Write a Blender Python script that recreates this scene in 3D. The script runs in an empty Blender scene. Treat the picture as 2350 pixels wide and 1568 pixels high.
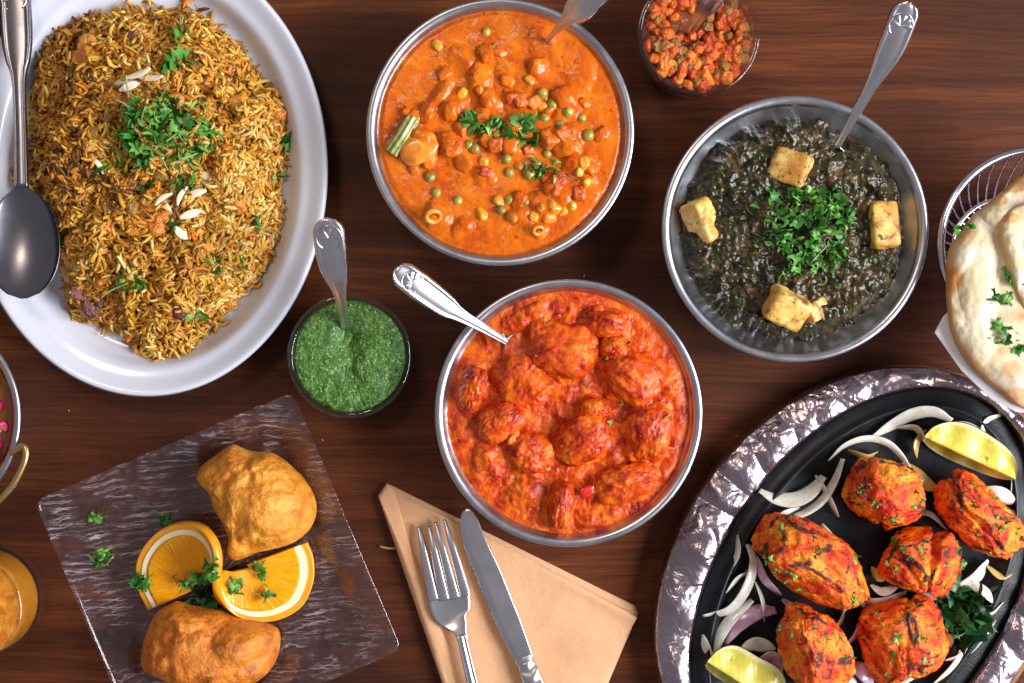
import bpy, bmesh, math, random
import numpy as np
from mathutils import Vector, Matrix, Euler

# ------------------------------------------------------------------ camera, light, exposure
random.seed(11)
rng = np.random.default_rng(7)
sc = bpy.context.scene
COL = sc.collection
H = 0.85                      # camera height above the table (m)
FW = 0.62                     # table width in view (m)
PX = FW / 2350.0              # one measuring unit on the table plane

cam_d = bpy.data.cameras.new('camera'); cam = bpy.data.objects.new('camera', cam_d); COL.objects.link(cam)
cam.location = (0, 0, H); cam.rotation_euler = (0, 0, 0)
cam_d.sensor_width = 36.0; cam_d.lens = 36.0 * H / FW
cam_d.clip_start = 0.02; cam_d.clip_end = 20
sc.camera = cam

world = bpy.data.worlds.new('World'); sc.world = world; world.use_nodes = True
bg = world.node_tree.nodes['Background']
bg.inputs[0].default_value = (0.53, 0.505, 0.55, 1); bg.inputs[1].default_value = 0.40

def area(name, loc, target, sx, sy, power, col):
    d = bpy.data.lights.new(name, 'AREA'); d.shape = 'RECTANGLE'; d.size = sx; d.size_y = sy
    d.energy = power; d.color = col
    o = bpy.data.objects.new(name, d); COL.objects.link(o); o.location = loc
    o.rotation_euler = (Vector(target) - Vector(loc)).to_track_quat('-Z', 'Y').to_euler()
    return o
area('window_light', (1.75, -0.25, 1.20), (0.0, 0.0, 0.0), 1.45, 1.05, 92, (0.97, 0.97, 1.0))
area('room_light', (-0.5, 0.9, 1.9), (0.0, 0.0, 0.0), 0.4, 0.3, 8, (1.0, 0.80, 0.62))

sc.render.engine = 'CYCLES'
sc.view_settings.view_transform = 'Standard'; sc.view_settings.look = 'None'
sc.view_settings.exposure = 0.12; sc.view_settings.gamma = 1.0; sc.view_settings.use_curve_mapping = False
sc.cycles.max_bounces = 10; sc.cycles.transparent_max_bounces = 12
sc.cycles.caustics_reflective = True; sc.cycles.caustics_refractive = False
sc.cycles.sample_clamp_indirect = 4.0
try:
    sc.cycles.use_denoising = True; sc.cycles.denoiser = 'OPENIMAGEDENOISE'
except Exception: pass

# ------------------------------------------------------------------ measuring helpers
def P(u, v, z=0.0):
    k = PX * (H - z) / H
    return np.array([(u - 1175.0) * k, -(v - 784.0) * k, z])
def S(z=0.0): return PX * (H - z) / H
def PP(pts, z=None):
    return np.array([P(p[0], p[1], (p[2] if z is None else z)) for p in pts])

# ------------------------------------------------------------------ noise
_perm = np.tile(rng.permutation(256), 3)
_g = rng.normal(size=(256, 3)); _g /= np.linalg.norm(_g, axis=1)[:, None]
_r2 = rng.random((256, 2)); _r3 = rng.normal(size=(256, 2))
def perlin(p):
    p = np.asarray(p, float); i = np.floor(p).astype(int); f = p - i; i &= 255
    w = f * f * f * (f * (f * 6 - 15) + 10); out = np.zeros(len(p))
    for dx in (0, 1):
        for dy in (0, 1):
            for dz in (0, 1):
                h = _perm[_perm[_perm[i[:, 0] + dx] + i[:, 1] + dy] + i[:, 2] + dz]
                d = (_g[h] * (f - np.array([dx, dy, dz]))).sum(1)
                out += d * (w[:, 0] if dx else 1 - w[:, 0]) * (w[:, 1] if dy else 1 - w[:, 1]) * (w[:, 2] if dz else 1 - w[:, 2])
    return out
def fbm(p, octv=4, gain=.5, lac=2.03, ridge=False):
    p = np.asarray(p, float); a = 1.0; s = np.zeros(len(p)); t = 0
    for k in range(octv):
        n = perlin(p + 17.3 * k)
        s += a * ((1 - 2.2 * np.abs(n)) if ridge else n); t += a; a *= gain; p = p * lac
    return s / t
def n2(x, y, f, octv=4, seed=0.0, gain=.5, ridge=False):
    return fbm(np.stack([x * f + seed, y * f - seed, np.full_like(x, seed * 1.7 + .5)], 1), octv, gain, ridge=ridge)
def worley(x, y, f, seed=0):
    X = x * f + 100; Y = y * f + 100; ix = np.floor(X).astype(int); iy = np.floor(Y).astype(int)
    b1 = np.full(len(X), 9.0); b2 = np.full(len(X), 9.0); cid = np.zeros(len(X), int); dx_ = np.zeros(len(X)); dy_ = np.zeros(len(X))
    for a in (-1, 0, 1):
        for b in (-1, 0, 1):
            h = _perm[_perm[(ix + a) & 255] + ((iy + b + seed) & 255)]
            ddx = X - (ix + a + _r2[h, 0]); ddy = Y - (iy + b + _r2[h, 1]); d = np.hypot(ddx, ddy)
            nb = d < b1
            b2 = np.where(nb, b1, np.minimum(b2, d)); cid = np.where(nb, h, cid)
            dx_ = np.where(nb, ddx, dx_); dy_ = np.where(nb, ddy, dy_); b1 = np.where(nb, d, b1)
    return b1, b2, cid, dx_, dy_
def facets(x, y, f, seed=0):
    b1, b2, c, dx, dy = worley(x, y, f, seed)
    return (_r3[c, 0] * dx + _r3[c, 1] * dy + _r3[c, 0] * .3) / f

# ------------------------------------------------------------------ mesh + object helpers
WL = {}
def mesh(name, V, F, mat=None, smooth=True, col=None):
    me = bpy.data.meshes.new(name); V = np.asarray(V, np.float32)
    if isinstance(F, np.ndarray):
        nv = F.shape[1]; me.vertices.add(len(V)); me.vertices.foreach_set('co', V.ravel())
        me.loops.add(F.size); me.loops.foreach_set('vertex_index', F.astype(np.int32).ravel())
        me.polygons.add(len(F)); me.polygons.foreach_set('loop_start', np.arange(0, F.size, nv, dtype=np.int32))
        me.update(calc_edges=True); me.validate()
    else:
        me.from_pydata(V.tolist(), [], F); me.update()
    me.polygons.foreach_set('use_smooth', np.full(len(me.polygons), smooth))
    if col is not None:
        a = me.attributes.new('col', 'FLOAT_COLOR', 'POINT')
        c = np.ones((len(V), 4), np.float32); c[:, :3] = col; a.data.foreach_set('color', c.ravel())
    if mat: me.materials.append(mat)
    return me
def tag(o, label=None, cat=None, group=None, kind=None):
    if label: o['label'] = label
    if cat: o['category'] = cat
    if group: o['group'] = group
    if kind: o['kind'] = kind
    return o
def _link(o, wl, parent):
    COL.objects.link(o); WL[o.name] = np.array(wl, float)
    if parent is not None:
        o.parent = parent; o.location = WL[o.name] - WL[parent.name]
    else: o.location = wl
    return o
def obj(name, V, F, mat, parent=None, smooth=True, col=None, **t):
    V = np.asarray(V, float); c = np.array([(V[:, 0].min() + V[:, 0].max()) / 2, (V[:, 1].min() + V[:, 1].max()) / 2, V[:, 2].min()])
    o = bpy.data.objects.new(name, mesh(name, V - c, F, mat, smooth, col))
    _link(o, c, parent); return tag(o, **t)
def empty(name, loc, **t):
    o = bpy.data.objects.new(name, None); o.empty_display_size = .01
    _link(o, loc, None); return tag(o, **t)
def inst(name, me, loc, rot=(0, 0, 0), scale=1.0, parent=None, **t):
    o = bpy.data.objects.new(name, me); _link(o, loc, parent)
    if isinstance(rot, Matrix): o.rotation_euler = rot.to_euler()
    else: o.rotation_euler = rot
    o.scale = (scale,) * 3 if np.isscalar(scale) else scale
    return tag(o, **t)
def grid_faces(nu, nv, wrap_u=False, wrap_v=False, flip=False):
    a = np.arange(nu if wrap_u else nu - 1); b = np.arange(nv if wrap_v else nv - 1)
    A, B = np.meshgrid(a, b, indexing='ij'); A = A.ravel(); B = B.ravel(); A1 = (A + 1) % nu; B1 = (B + 1) % nv
    F = np.stack([A * nv + B, A1 * nv + B, A1 * nv + B1, A * nv + B1], 1)
    return F[:, ::-1] if flip else F
def lathe(prof, cx, cy, n=128):
    prof = np.asarray(prof, float); th = np.linspace(0, 2 * np.pi, n, endpoint=False)
    R = prof[:, 0]; Z = prof[:, 1]
    V = np.stack([cx + np.cos(th)[:, None] * R, cy + np.sin(th)[:, None] * R, np.broadcast_to(Z, (n, len(R)))], 2).reshape(-1, 3)
    return V, grid_faces(n, len(R), wrap_u=True)
def spline(pts, n):
    pts = np.asarray(pts, float); k = len(pts)
    t = np.concatenate([[0], np.cumsum(np.linalg.norm(np.diff(pts[:, :2], axis=0), axis=1) + 1e-9)])
    m = np.zeros_like(pts)
    m[1:-1] = (pts[2:] - pts[:-2]) / (t[2:] - t[:-2])[:, None]; m[0] = (pts[1] - pts[0]) / (t[1] - t[0]); m[-1] = (pts[-1] - pts[-2]) / (t[-1] - t[-2])
    q = np.linspace(0, t[-1], n); i = np.clip(np.searchsorted(t, q) - 1, 0, k - 2); h = (t[i + 1] - t[i])[:, None]; s = ((q - t[i])[:, None]) / h
    return (2 * s**3 - 3 * s**2 + 1) * pts[i] + (s**3 - 2 * s**2 + s) * h * m[i] + (-2 * s**3 + 3 * s**2) * pts[i + 1] + (s**3 - s**2) * h * m[i + 1]
def sweep(path, half, top, bot, nx=13, lift=None):
    """flat ribbon body along path (n,3); half = half-width (n,) ; top/bot functions of x in -1..1 -> height"""
    path = np.asarray(path, float); n = len(path); T = np.gradient(path, axis=0); T /= np.linalg.norm(T, axis=1)[:, None]
    side = np.stack([T[:, 1], -T[:, 0], np.zeros(n)], 1); side /= np.linalg.norm(side, axis=1)[:, None] + 1e-12
    up = np.cross(side, T)
    x = np.linspace(-1, 1, nx); half = np.asarray(half)
    rows = []
    for k in range(n):
        f = min(1.0, half[k] / max(half.max() * .25, 1e-9))
        tp = path[k] + side[k] * half[k] * x[:, None] + up[k] * (top(x, k / (n - 1)) * f)[:, None]
        bt = path[k] + side[k] * half[k] * x[::-1, None] * .94 + up[k] * (bot(x[::-1], k / (n - 1)) * f)[:, None]
        rows.append(np.concatenate([tp, bt]))
    V = np.concatenate(rows); m = 2 * nx; F = grid_faces(n, m, wrap_v=True)
    quads = F.tolist(); quads.append(list(range(m))); quads.append(list(range((n - 1) * m, n * m))[::-1])
    return V, quads, path, T, side, up
def tube(path, r, nseg=8):
    path = np.asarray(path, float); n = len(path); T = np.gradient(path, axis=0); T /= np.linalg.norm(T, axis=1)[:, None]
    ref = np.array([0.31, 0.17, 0.93]); A = np.cross(T, ref); A /= np.linalg.norm(A, axis=1)[:, None]; B = np.cross(T, A)
    th = np.linspace(0, 2 * np.pi, nseg, endpoint=False); r = np.broadcast_to(r, (n,))
    V = (path[:, None] + r[:, None, None] * (np.cos(th)[None, :, None] * A[:, None] + np.sin(th)[None, :, None] * B[:, None])).reshape(-1, 3)
    F = grid_faces(n, nseg, wrap_v=True).tolist(); F.append(list(range(nseg))); F.append(list(range((n - 1) * nseg, n * nseg))[::-1])
    return V, F
_cs = {}
def cube_sphere(n):
    if n not in _cs:
        bm = bmesh.new(); bmesh.ops.create_cube(bm, size=2.0)
        bmesh.ops.subdivide_edges(bm, edges=bm.edges[:], cuts=n, use_grid_fill=True)
        V = np.array([v.co[:] for v in bm.verts]); F = np.array([[v.index for v in f.verts] for f in bm.faces]); bm.free()
        V = np.tan(V * (np.pi / 4)); V /= np.linalg.norm(V, axis=1)[:, None]; _cs[n] = (V, F)
    V, F = _cs[n]; return V.copy(), F
def disc_grid(n):
    a = np.linspace(-1, 1, n); X, Y = np.meshgrid(a, a, indexing='ij'); X = X.ravel(); Y = Y.ravel()
    r = np.where(np.abs(X) > np.abs(Y), np.abs(X), np.abs(Y)); th = np.arctan2(Y, X)
    # concentric map
    with np.errstate(divide='ignore', invalid='ignore'):
        ph = np.where(np.abs(X) > np.abs(Y), (np.pi / 4) * np.where(X != 0, Y / np.where(X == 0, 1, X), 0), np.pi / 2 - (np.pi / 4) * np.where(Y != 0, X / np.where(Y == 0, 1, Y), 0))
    rr = np.where(np.abs(X) > np.abs(Y), X, Y)
    return rr * np.cos(ph), rr * np.sin(ph), grid_faces(n, n)
def star(poly, c, smooth=1):
    """radius function of angle for a star-shaped outline given in world xy"""
    q = np.asarray(poly, float)[:, :2] - np.asarray(c)[:2]
    q = np.concatenate([q, q[:1]]); d = spline(q, 400)
    th = np.arctan2(d[:, 1], d[:, 0]); r = np.hypot(d[:, 0], d[:, 1]); o = np.argsort(th); th = th[o]; r = r[o]
    return lambda a: np.interp(a, th, r, period=2 * np.pi)
def normals(V, F):
    a = V[F[:, 2]] - V[F[:, 0]]; b = V[F[:, 3]] - V[F[:, 1]]; n = np.cross(a, b); N = np.zeros_like(V)
    for k in range(4): np.add.at(N, F[:, k], n)
    return N / (np.linalg.norm(N, axis=1)[:, None] + 1e-12)

# ------------------------------------------------------------------ material helpers
class M:
    def __init__(s, name):
        s.m = bpy.data.materials.new(name); s.m.use_nodes = True; s.nt = s.m.node_tree
        s.b = s.nt.nodes['Principled BSDF']; s.out = s.nt.nodes['Material Output']; s._tc = None
    def n(s, typ, ins=None, **props):
        nd = s.nt.nodes.new('ShaderNode' + typ)
        for k, v in props.items(): setattr(nd, k, v)
        for k, v in (ins or {}).items(): s.set(nd.inputs[k], v)
        return nd
    def set(s, sock, v):
        if isinstance(v, bpy.types.NodeSocket): s.nt.links.new(v, sock)
        else:
            if hasattr(sock.default_value, '__len__') and not isinstance(v, str):
                v = tuple(v); v = v + (1.0,) * (len(sock.default_value) - len(v))
            sock.default_value = v
    def p(s, **k):
        for a, v in k.items(): s.set(s.b.inputs[a.replace('_', ' ').replace('Specular IOR', 'Specular IOR')], v)
    def co(s, scale=(1, 1, 1), rot=(0, 0, 0), rand=True):
        if s._tc is None:
            tc = s.n('TexCoord'); oi = s.n('ObjectInfo'); k = s.n('VectorMath', {0: oi.outputs['Location'], 3: 7.0}, operation='SCALE')
            s._tc = (tc.outputs['Object'], s.n('VectorMath', {0: tc.outputs['Object'], 1: k.outputs[0]}, operation='ADD').outputs[0])
        return s.n('Mapping', {'Vector': s._tc[1 if rand else 0], 'Scale': scale, 'Rotation': rot}).outputs[0]
    def noise(s, scale, detail=4, rough=.55, dist=0, vec=None, out='Fac'):
        return s.n('TexNoise', {'Vector': vec if vec is not None else s.co(), 'Scale': scale, 'Detail': detail, 'Roughness': rough, 'Distortion': dist}).outputs[out]
    def vor(s, scale, out='Distance', feature='F1', vec=None):
        return s.n('TexVoronoi', {'Vector': vec if vec is not None else s.co(), 'Scale': scale}, feature=feature).outputs[out]
    def ramp(s, fac, stops, interp='LINEAR'):
        r = s.n('ValToRGB', {0: fac}); cr = r.color_ramp; cr.interpolation = interp
        while len(cr.elements) < len(stops): cr.elements.new(.5)
        for e, (p, c) in zip(cr.elements, stops):
            e.position = p; c = (c, c, c) if np.isscalar(c) else c; e.color = tuple(c) + (1.0,)
        return r.outputs[0]
    def mix(s, fac, a, b, blend='MIX'):
        nd = s.n('Mix', data_type='RGBA', blend_type=blend); s.set(nd.inputs[0], fac); s.set(nd.inputs[6], a); s.set(nd.inputs[7], b); return nd.outputs[2]
    def math(s, op, a, b=0.0, c=None):
        nd = s.n('Math', operation=op); s.set(nd.inputs[0], a); s.set(nd.inputs[1], b)
        if c is not None: s.set(nd.inputs[2], c)
        return nd.outputs[0]
    def bump(s, h, strength=.4, dist=.001, normal=None):
        nd = s.n('Bump', {'Height': h, 'Strength': strength, 'Distance': dist})
        if normal is not None: s.set(nd.inputs['Normal'], normal)
        return nd.outputs[0]
    def attr(s, name='col'): return s.n('Attribute', attribute_name=name).outputs['Color']
def food(name, stops, scale, rough=.4, bs=400, bstr=.35, bd=.0008, sss=0.0, sssr=(.004, .0015, .0006), detail=5, coat=0.0, specks=None, specular=.5, rvar=.15, hue=0.0, dist=.6, spw=.05, k=1.0):
    m = M(name); scale *= k; bs *= k; bd /= max(k, 1e-6) if k != 1 else 1.0; c = m.ramp(m.noise(scale, detail, .6, dist), stops)
    for (scol, ssc, th, so) in (specks or []):
        msk = m.ramp(m.noise(ssc * k, 4, .6, .3, vec=m.co((1, 1, 1), (so, so * 2, so))), [(th, 0.0), (th + spw, .9)])
        c = m.mix(msk, c, scol)
    if hue:
        oi = m.n('ObjectInfo'); v = m.math('MULTIPLY_ADD', oi.outputs['Random'], hue, 1 - hue / 2)
        c = m.n('HueSaturation', {'Color': c, 'Value': v, 'Hue': m.math('MULTIPLY_ADD', oi.outputs['Random'], hue * .08, .5 - hue * .04)}).outputs[0]
    m.p(Base_Color=c, Roughness=m.math('MULTIPLY_ADD', m.noise(scale * 2.3, 3), rvar * 2, rough - rvar))
    m.b.inputs['Specular IOR Level'].default_value = specular
    if coat: m.b.inputs['Coat Weight'].default_value = coat; m.b.inputs['Coat Roughness'].default_value = .16
    if sss >= .3:
        m.b.inputs['Subsurface Weight'].default_value = sss; m.b.inputs['Subsurface Radius'].default_value = sssr; m.b.inputs['Subsurface Scale'].default_value = 1.0
    if bstr: m.p(Normal=m.bump(m.noise(bs, 4, .6), bstr, bd))
    return m.m
def metal(name, col, rough, bstr=.08, bs=(300, 300, 300), rvar=.06):
    m = M(name); m.p(Base_Color=m.mix(m.ramp(m.noise(60, 4), [(.35, 0.0), (.7, 1.0)]), col, tuple(x * .86 for x in col)), Metallic=1.0)
    m.p(Roughness=m.math('MULTIPLY_ADD', m.noise(90, 5), rvar * 2, rough - rvar))
    if bstr: m.p(Normal=m.bump(m.noise(1, 3, vec=m.co(bs)), bstr, .0005))
    return m.m
def clear(name, tint, rough=.04, ior=1.5, normal=None, vein_glint=None, glint_col=(.7, .7, .75)):
    m = M(name); fr = m.n('LayerWeight', {'Blend': .5}); tr = m.n('BsdfTransparent', {'Color': tint}); gl = m.n('BsdfGlossy', {'Roughness': rough, 'Color': (1, 1, 1, 1)})
    if normal is not None:
        nn = normal(m); m.set(fr.inputs['Normal'], nn); m.set(gl.inputs['Normal'], nn)
    mx = m.n('MixShader', {0: m.math('MULTIPLY_ADD', m.math('POWER', fr.outputs['Facing'], 4.0), .75, .045), 1: tr.outputs[0], 2: gl.outputs[0]}).outputs[0]
    if vein_glint is not None:
        df = m.n('BsdfDiffuse', {'Color': glint_col}); mx = m.n('MixShader', {0: vein_glint(m), 1: mx, 2: df.outputs[0]}).outputs[0]
    m.nt.links.new(mx, m.out.inputs['Surface']); return m.m
# ------------------------------------------------------------------ materials
def wood_mat():
    m = M('dark_stained_wood')
    warp = m.noise(5, 3, .5, 0, vec=m.co((1, 1, 1), rand=False), out='Color')
    v = m.mix(.018, m.co((1, 1, 1), rand=False), warp)
    def stretch(sx, sy): return m.n('Mapping', {'Vector': v, 'Scale': (sx, sy, 1)}).outputs[0]
    g1 = m.noise(1, 5, .6, .3, vec=stretch(2.6, 75)); g2 = m.noise(1, 4, .65, .2, vec=stretch(22, 520)); g3 = m.noise(1, 3, .6, 0, vec=stretch(60, 1500))
    big = m.noise(3.2, 3, .5, .3, vec=m.co((1, 2, 1), rand=False))
    c = m.ramp(g1, [(.22, (.044, .0100, .0036)), (.45, (.108, .0250, .0062)), (.60, (.165, .0420, .0090)), (.78, (.250, .076, .0150))])
    c = m.mix(m.ramp(g2, [(.34, .60), (.62, 0.0)]), c, (.022, .0068, .0045))
    c = m.mix(m.ramp(g3, [(.52, 0.0), (.80, .40)]), c, (.19, .062, .022))
    c = m.mix(m.ramp(big, [(.35, .70), (.62, 0.0)]), c, (.019, .0064, .0045))
    m.p(Base_Color=c, Roughness=m.math('MULTIPLY_ADD', g2, .25, .40))
    m.b.inputs['Specular IOR Level'].default_value = .16
    m.p(Normal=m.bump(m.math('ADD', g2, g3), .35, .0004)); return m.m
WOOD = wood_mat()
STEEL = metal('brushed_steel', (.52, .53, .58), .32, .10, (200, 200, 200), .12)
STEEL_DARK = metal('polished_steel', (.24, .235, .27), .30, .04)
CUTLERY = metal('cutlery_steel', (.74, .73, .78), .27, .05, (120, 120, 120))
BRASS = metal('brass', (.66, .50, .22), .32, .12)
CHROME = metal('chrome_wire', (.72, .70, .80), .18, .03)
def ceramic():
    m = M('white_ceramic'); c = m.ramp(m.noise(14, 3), [(.3, (.58, .605, .70)), (.7, (.64, .665, .75))])
    m.p(Base_Color=c, Roughness=.22); m.b.inputs['Coat Weight'].default_value = .3; m.b.inputs['Coat Roughness'].default_value = .1
    m.p(Normal=m.bump(m.noise(30, 2), .05, .001)); return m.m
CERAMIC = ceramic()
GLASS = clear('clear_glass', (.90, .94, .95), .03, 1.5)
PLASTIC = clear('clear_plastic', (.86, .83, .88), .10, 1.5)
def vein_height(m, rot=-.16, sc_=62.0):
    mp = m.n('Mapping', {'Vector': m.co(rand=False), 'Rotation': (0, 0, rot), 'Scale': (.42, 1, 1)}).outputs[0]
    w = m.n('TexWave', {'Vector': mp, 'Scale': sc_, 'Distortion': 16.0, 'Detail': 4.0, 'Detail Scale': .55, 'Detail Roughness': .62}, bands_direction='Y').outputs['Fac']
    return m.math('MULTIPLY', m.ramp(w, [(.93, 0.0), (.995, 1.0)]), m.ramp(m.noise(60, 4, .65), [(.46, 0.0), (.62, 1.0)]))
def acrylic_mat():
    return clear('veined_acrylic', (.95, .92, .93), .07, 1.5,
        vein_glint=lambda m: m.math('ADD', m.math('MULTIPLY', m.math('MAXIMUM', vein_height(m), m.math('MULTIPLY', vein_height(m, -.30, 95.0), .6)), .30), m.ramp(m.noise(180, 5, .7), [(.40, .0), (.75, .03)])), glint_col=(.66, .61, .68))  # pale diffuse paints the glints of the embossed veins, plus a faint haze
ACRYLIC = acrylic_mat()
def cloth():
    m = M('tan_napkin_cloth'); w1 = m.n('TexWave', {'Vector': m.co((1, 1, 1), (0, 0, .45)), 'Scale': 620.0, 'Distortion': 1.2}).outputs['Fac']; w2 = m.n('TexWave', {'Vector': m.co((1, 1, 1), (0, 0, 2.02)), 'Scale': 620.0, 'Distortion': 1.2}).outputs['Fac']
    c = m.ramp(m.noise(35, 5), [(.3, (.84, .45, .235)), (.7, (.91, .54, .30))])
    c = m.mix(m.ramp(m.noise(900, 2), [(.55, 0.0), (.8, .35)]), c, (.62, .30, .12))
    m.p(Base_Color=c, Roughness=.9); m.b.inputs['Specular IOR Level'].default_value = .15; m.b.inputs['Sheen Weight'].default_value = .2
    m.p(Normal=m.bump(m.math('ADD', m.math('ADD', w1, w2), m.math('MULTIPLY', m.noise(260, 5, .7), 4.0)), .6, .0005)); return m.m
CLOTH = cloth()
def paper():
    m = M('white_liner_paper'); m.p(Base_Color=(.78, .79, .84), Roughness=.75, Normal=m.bump(m.noise(80, 3), .3, .001)); return m.m
PAPER = paper()
def leafmat(name, lo, mid, hi, trans=.3):
    m = M(name); oi = m.n('ObjectInfo'); r = m.math('MULTIPLY_ADD', m.noise(500, 3), .5, m.math('MULTIPLY_ADD', oi.outputs['Random'], .8, -.15))
    c = m.ramp(r, [(0.05, lo), (.45, mid), (.95, hi)]); m.p(Base_Color=c, Roughness=.38); m.b.inputs['Specular IOR Level'].default_value = .45
    m.p(Normal=m.bump(m.noise(900, 3), .3, .0004))
    t = m.n('BsdfTranslucent', {'Color': c}); mx = m.n('MixShader', {0: trans, 1: m.b.outputs[0], 2: t.outputs[0]}); m.nt.links.new(mx.outputs[0], m.out.inputs[0]); return m.m
LEAF = leafmat('coriander_leaf', (.014, .105, .010), (.075, .320, .040), (.300, .600, .130))
LEAF_DARK = leafmat('wilted_greens', (.004, .022, .008), (.012, .075, .022), (.055, .21, .05), .12)
STEM = leafmat('pale_green_stem', (.16, .30, .07), (.30, .46, .15), (.55, .64, .32), .3)
RED_CURRY = food('red_tomato_curry', [(.28, (.17, .005, .001)), (.40, (.40, .024, .002)), (.52, (.60, .074, .003)), (.64, (.74, .150, .006)), (.82, (.84, .30, .028))], 110, .20, 700, .55, .0010, .12, coat=.12, specks=[((.09, .018, .005), 620, .67, 1.0), ((.80, .36, .09), 480, .66, 2.3)], rvar=.1, specular=.3)
ORANGE_CURRY = food('creamy_orange_curry', [(.25, (.38, .042, .002)), (.42, (.54, .095, .003)), (.58, (.64, .145, .005)), (.78, (.74, .24, .012))], 60, .20, 500, .3, .0008, .15, coat=.12, specks=[((.06, .03, .008), 520, .66, 1.0), ((.40, .025, .003), 260, .63, 2.0)], rvar=.08, specular=.3)
PALAK = food('dark_spinach_curry', [(.30, (.004, .004, .002)), (.43, (.016, .012, .005)), (.53, (.044, .030, .011)), (.63, (.100, .064, .026)), (.78, (.22, .15, .075))], 120, .15, 380, .5, .0014, 0, coat=.1, specks=[((.026, .030, .005), 90, .53, 1.0)], rvar=.1, specular=.38)
OIL = food('olive_oil_film', [(.3, (.16, .10, .010)), (.7, (.30, .20, .03))], 60, .12, 100, .1, coat=.6)
PANEER = food('grilled_paneer', [(.3, (.50, .24, .035)), (.5, (.74, .46, .11)), (.75, (.84, .64, .23))], 80, .42, 500, .4, .0008, .2, specks=[((.56, .25, .035), 70, .44, 3.0), ((.20, .055, .010), 120, .52, 1.0), ((.04, .016, .008), 260, .57, 2.0)], spw=.12)
GREEN_CHUTNEY = food('green_herb_chutney', [(.25, (.010, .050, .003)), (.42, (.026, .105, .006)), (.56, (.055, .165, .013)), (.70, (.13, .27, .035)), (.85, (.30, .44, .12))], 300, .24, 700, .8, .0012, .1, coat=.15, specks=[((.36, .50, .16), 650, .60, 1.0), ((.010, .050, .006), 260, .64, 3.0)])
PAKORA = food('fried_golden_batter', [(.22, (.46, .105, .006)), (.40, (.62, .205, .012)), (.58, (.75, .315, .030)), (.8, (.85, .48, .10))], 95, .48, 420, .75, .0018, .15, specks=[((.36, .085, .008), 110, .52, 1.0), ((.20, .13, .02), 520, .66, 2.0)], coat=.05, spw=.28)
PAKORA_BROWN = food('fried_brown_batter', [(.22, (.26, .045, .004)), (.40, (.52, .130, .008)), (.58, (.67, .220, .018)), (.8, (.80, .37, .05))], 95, .48, 420, .75, .0018, .15, specks=[((.20, .036, .005), 85, .50, 1.0)], coat=.05, spw=.25)
def tikka():
    m = M('tandoori_chicken')
    c = m.ramp(m.noise(60, 5, .62, .9), [(.28, (.40, .008, .002)), (.41, (.66, .030, .003)), (.49, (.84, .115, .004)), (.60, (.92, .255, .008)), (.78, (.95, .46, .05))])
    ch = m.n('SeparateColor', {0: m.attr()}).outputs[0]
    c = m.mix(m.ramp(m.noise(300, 3, .6), [(.60, 0.0), (.66, .8)]), c, (.14, .022, .006))
    c = m.mix(m.ramp(m.math('ADD', ch, m.math('MULTIPLY_ADD', m.noise(170, 5, .7), 1.3, -.65)), [(.42, 0.0), (.70, .92)]), c, (.022, .008, .010))
    m.p(Base_Color=c, Roughness=m.math('MULTIPLY_ADD', m.noise(160, 3), .35, .18)); m.b.inputs['Specular IOR Level'].default_value = .38
    m.p(Normal=m.bump(m.math('ADD', m.noise(330, 5, .7), m.noise(1, 4, .6, .6, vec=m.co((90, 520, 260), (.3, .2, .6)))), .7, .0018)); return m.m
TIKKA = tikka()
IRON = food('seasoned_cast_iron', [(.3, (.003, .004, .005)), (.6, (.007, .009, .012)), (.85, (.018, .024, .030))], 60, .34, 700, .35, .0005, specular=.3, rvar=.12)
def foil():
    m = M('crumpled_foil'); c = m.ramp(m.noise(25, 3), [(.3, (.36, .29, .335)), (.7, (.52, .44, .50))])
    m.p(Base_Color=c, Metallic=1.0, Roughness=m.math('MULTIPLY_ADD', m.noise(140, 3), .14, .22))
    f1 = m.vor(170, 'Distance', 'F1', vec=m.mix(.02, m.co((1, 1, 1)), m.noise(60, 3, out='Color')))
    cz = m.math('ADD', m.math('ABSOLUTE', m.math('SUBTRACT', m.noise(55, 2, .5, .8), .5)), m.math('MULTIPLY', m.math('ABSOLUTE', m.math('SUBTRACT', m.noise(120, 2, .5, .8), .5)), .6)); m.p(Normal=m.bump(cz, .38, .0050)); return m.m
FOIL = foil()
BOARD = food('pressed_board_edge', [(.3, (.13, .050, .020)), (.7, (.30, .14, .065))], 120, .7, 400, .4)
def onion():
    m = M('cooked_onion'); oi = m.n('ObjectInfo')
    c = m.ramp(m.noise(90, 4, .6, .4), [(.28, (.52, .46, .33)), (.5, (.74, .74, .64)), (.75, (.82, .85, .80))])
    st = m.noise(1, 3, .5, .2, vec=m.co((20, 500, 100)))
    c = m.mix(m.ramp(st, [(.5, 0.0), (.7, .25)]), c, (.50, .48, .36))
    m.p(Base_Color=c, Roughness=.24); m.b.inputs['Subsurface Weight'].default_value = .35; m.b.inputs['Subsurface Radius'].default_value = (.004, .004, .003); m.b.inputs['Subsurface Scale'].default_value = 1
    m.b.inputs['Coat Weight'].default_value = .4
    m.p(Normal=m.bump(m.noise(300, 3), .25, .0005)); return m.m
ONION = onion()
ONION_RED = food('red_onion', [(.3, (.30, .075, .18)), (.55, (.55, .33, .44)), (.8, (.75, .66, .66))], 110, .26, 300, .25, .0005, .3, coat=.4)
PEPPER = food('roasted_pepper', [(.3, (.32, .19, .03)), (.7, (.56, .42, .12))], 90, .3, 300, .25, .0005, .2, coat=.4)
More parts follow.
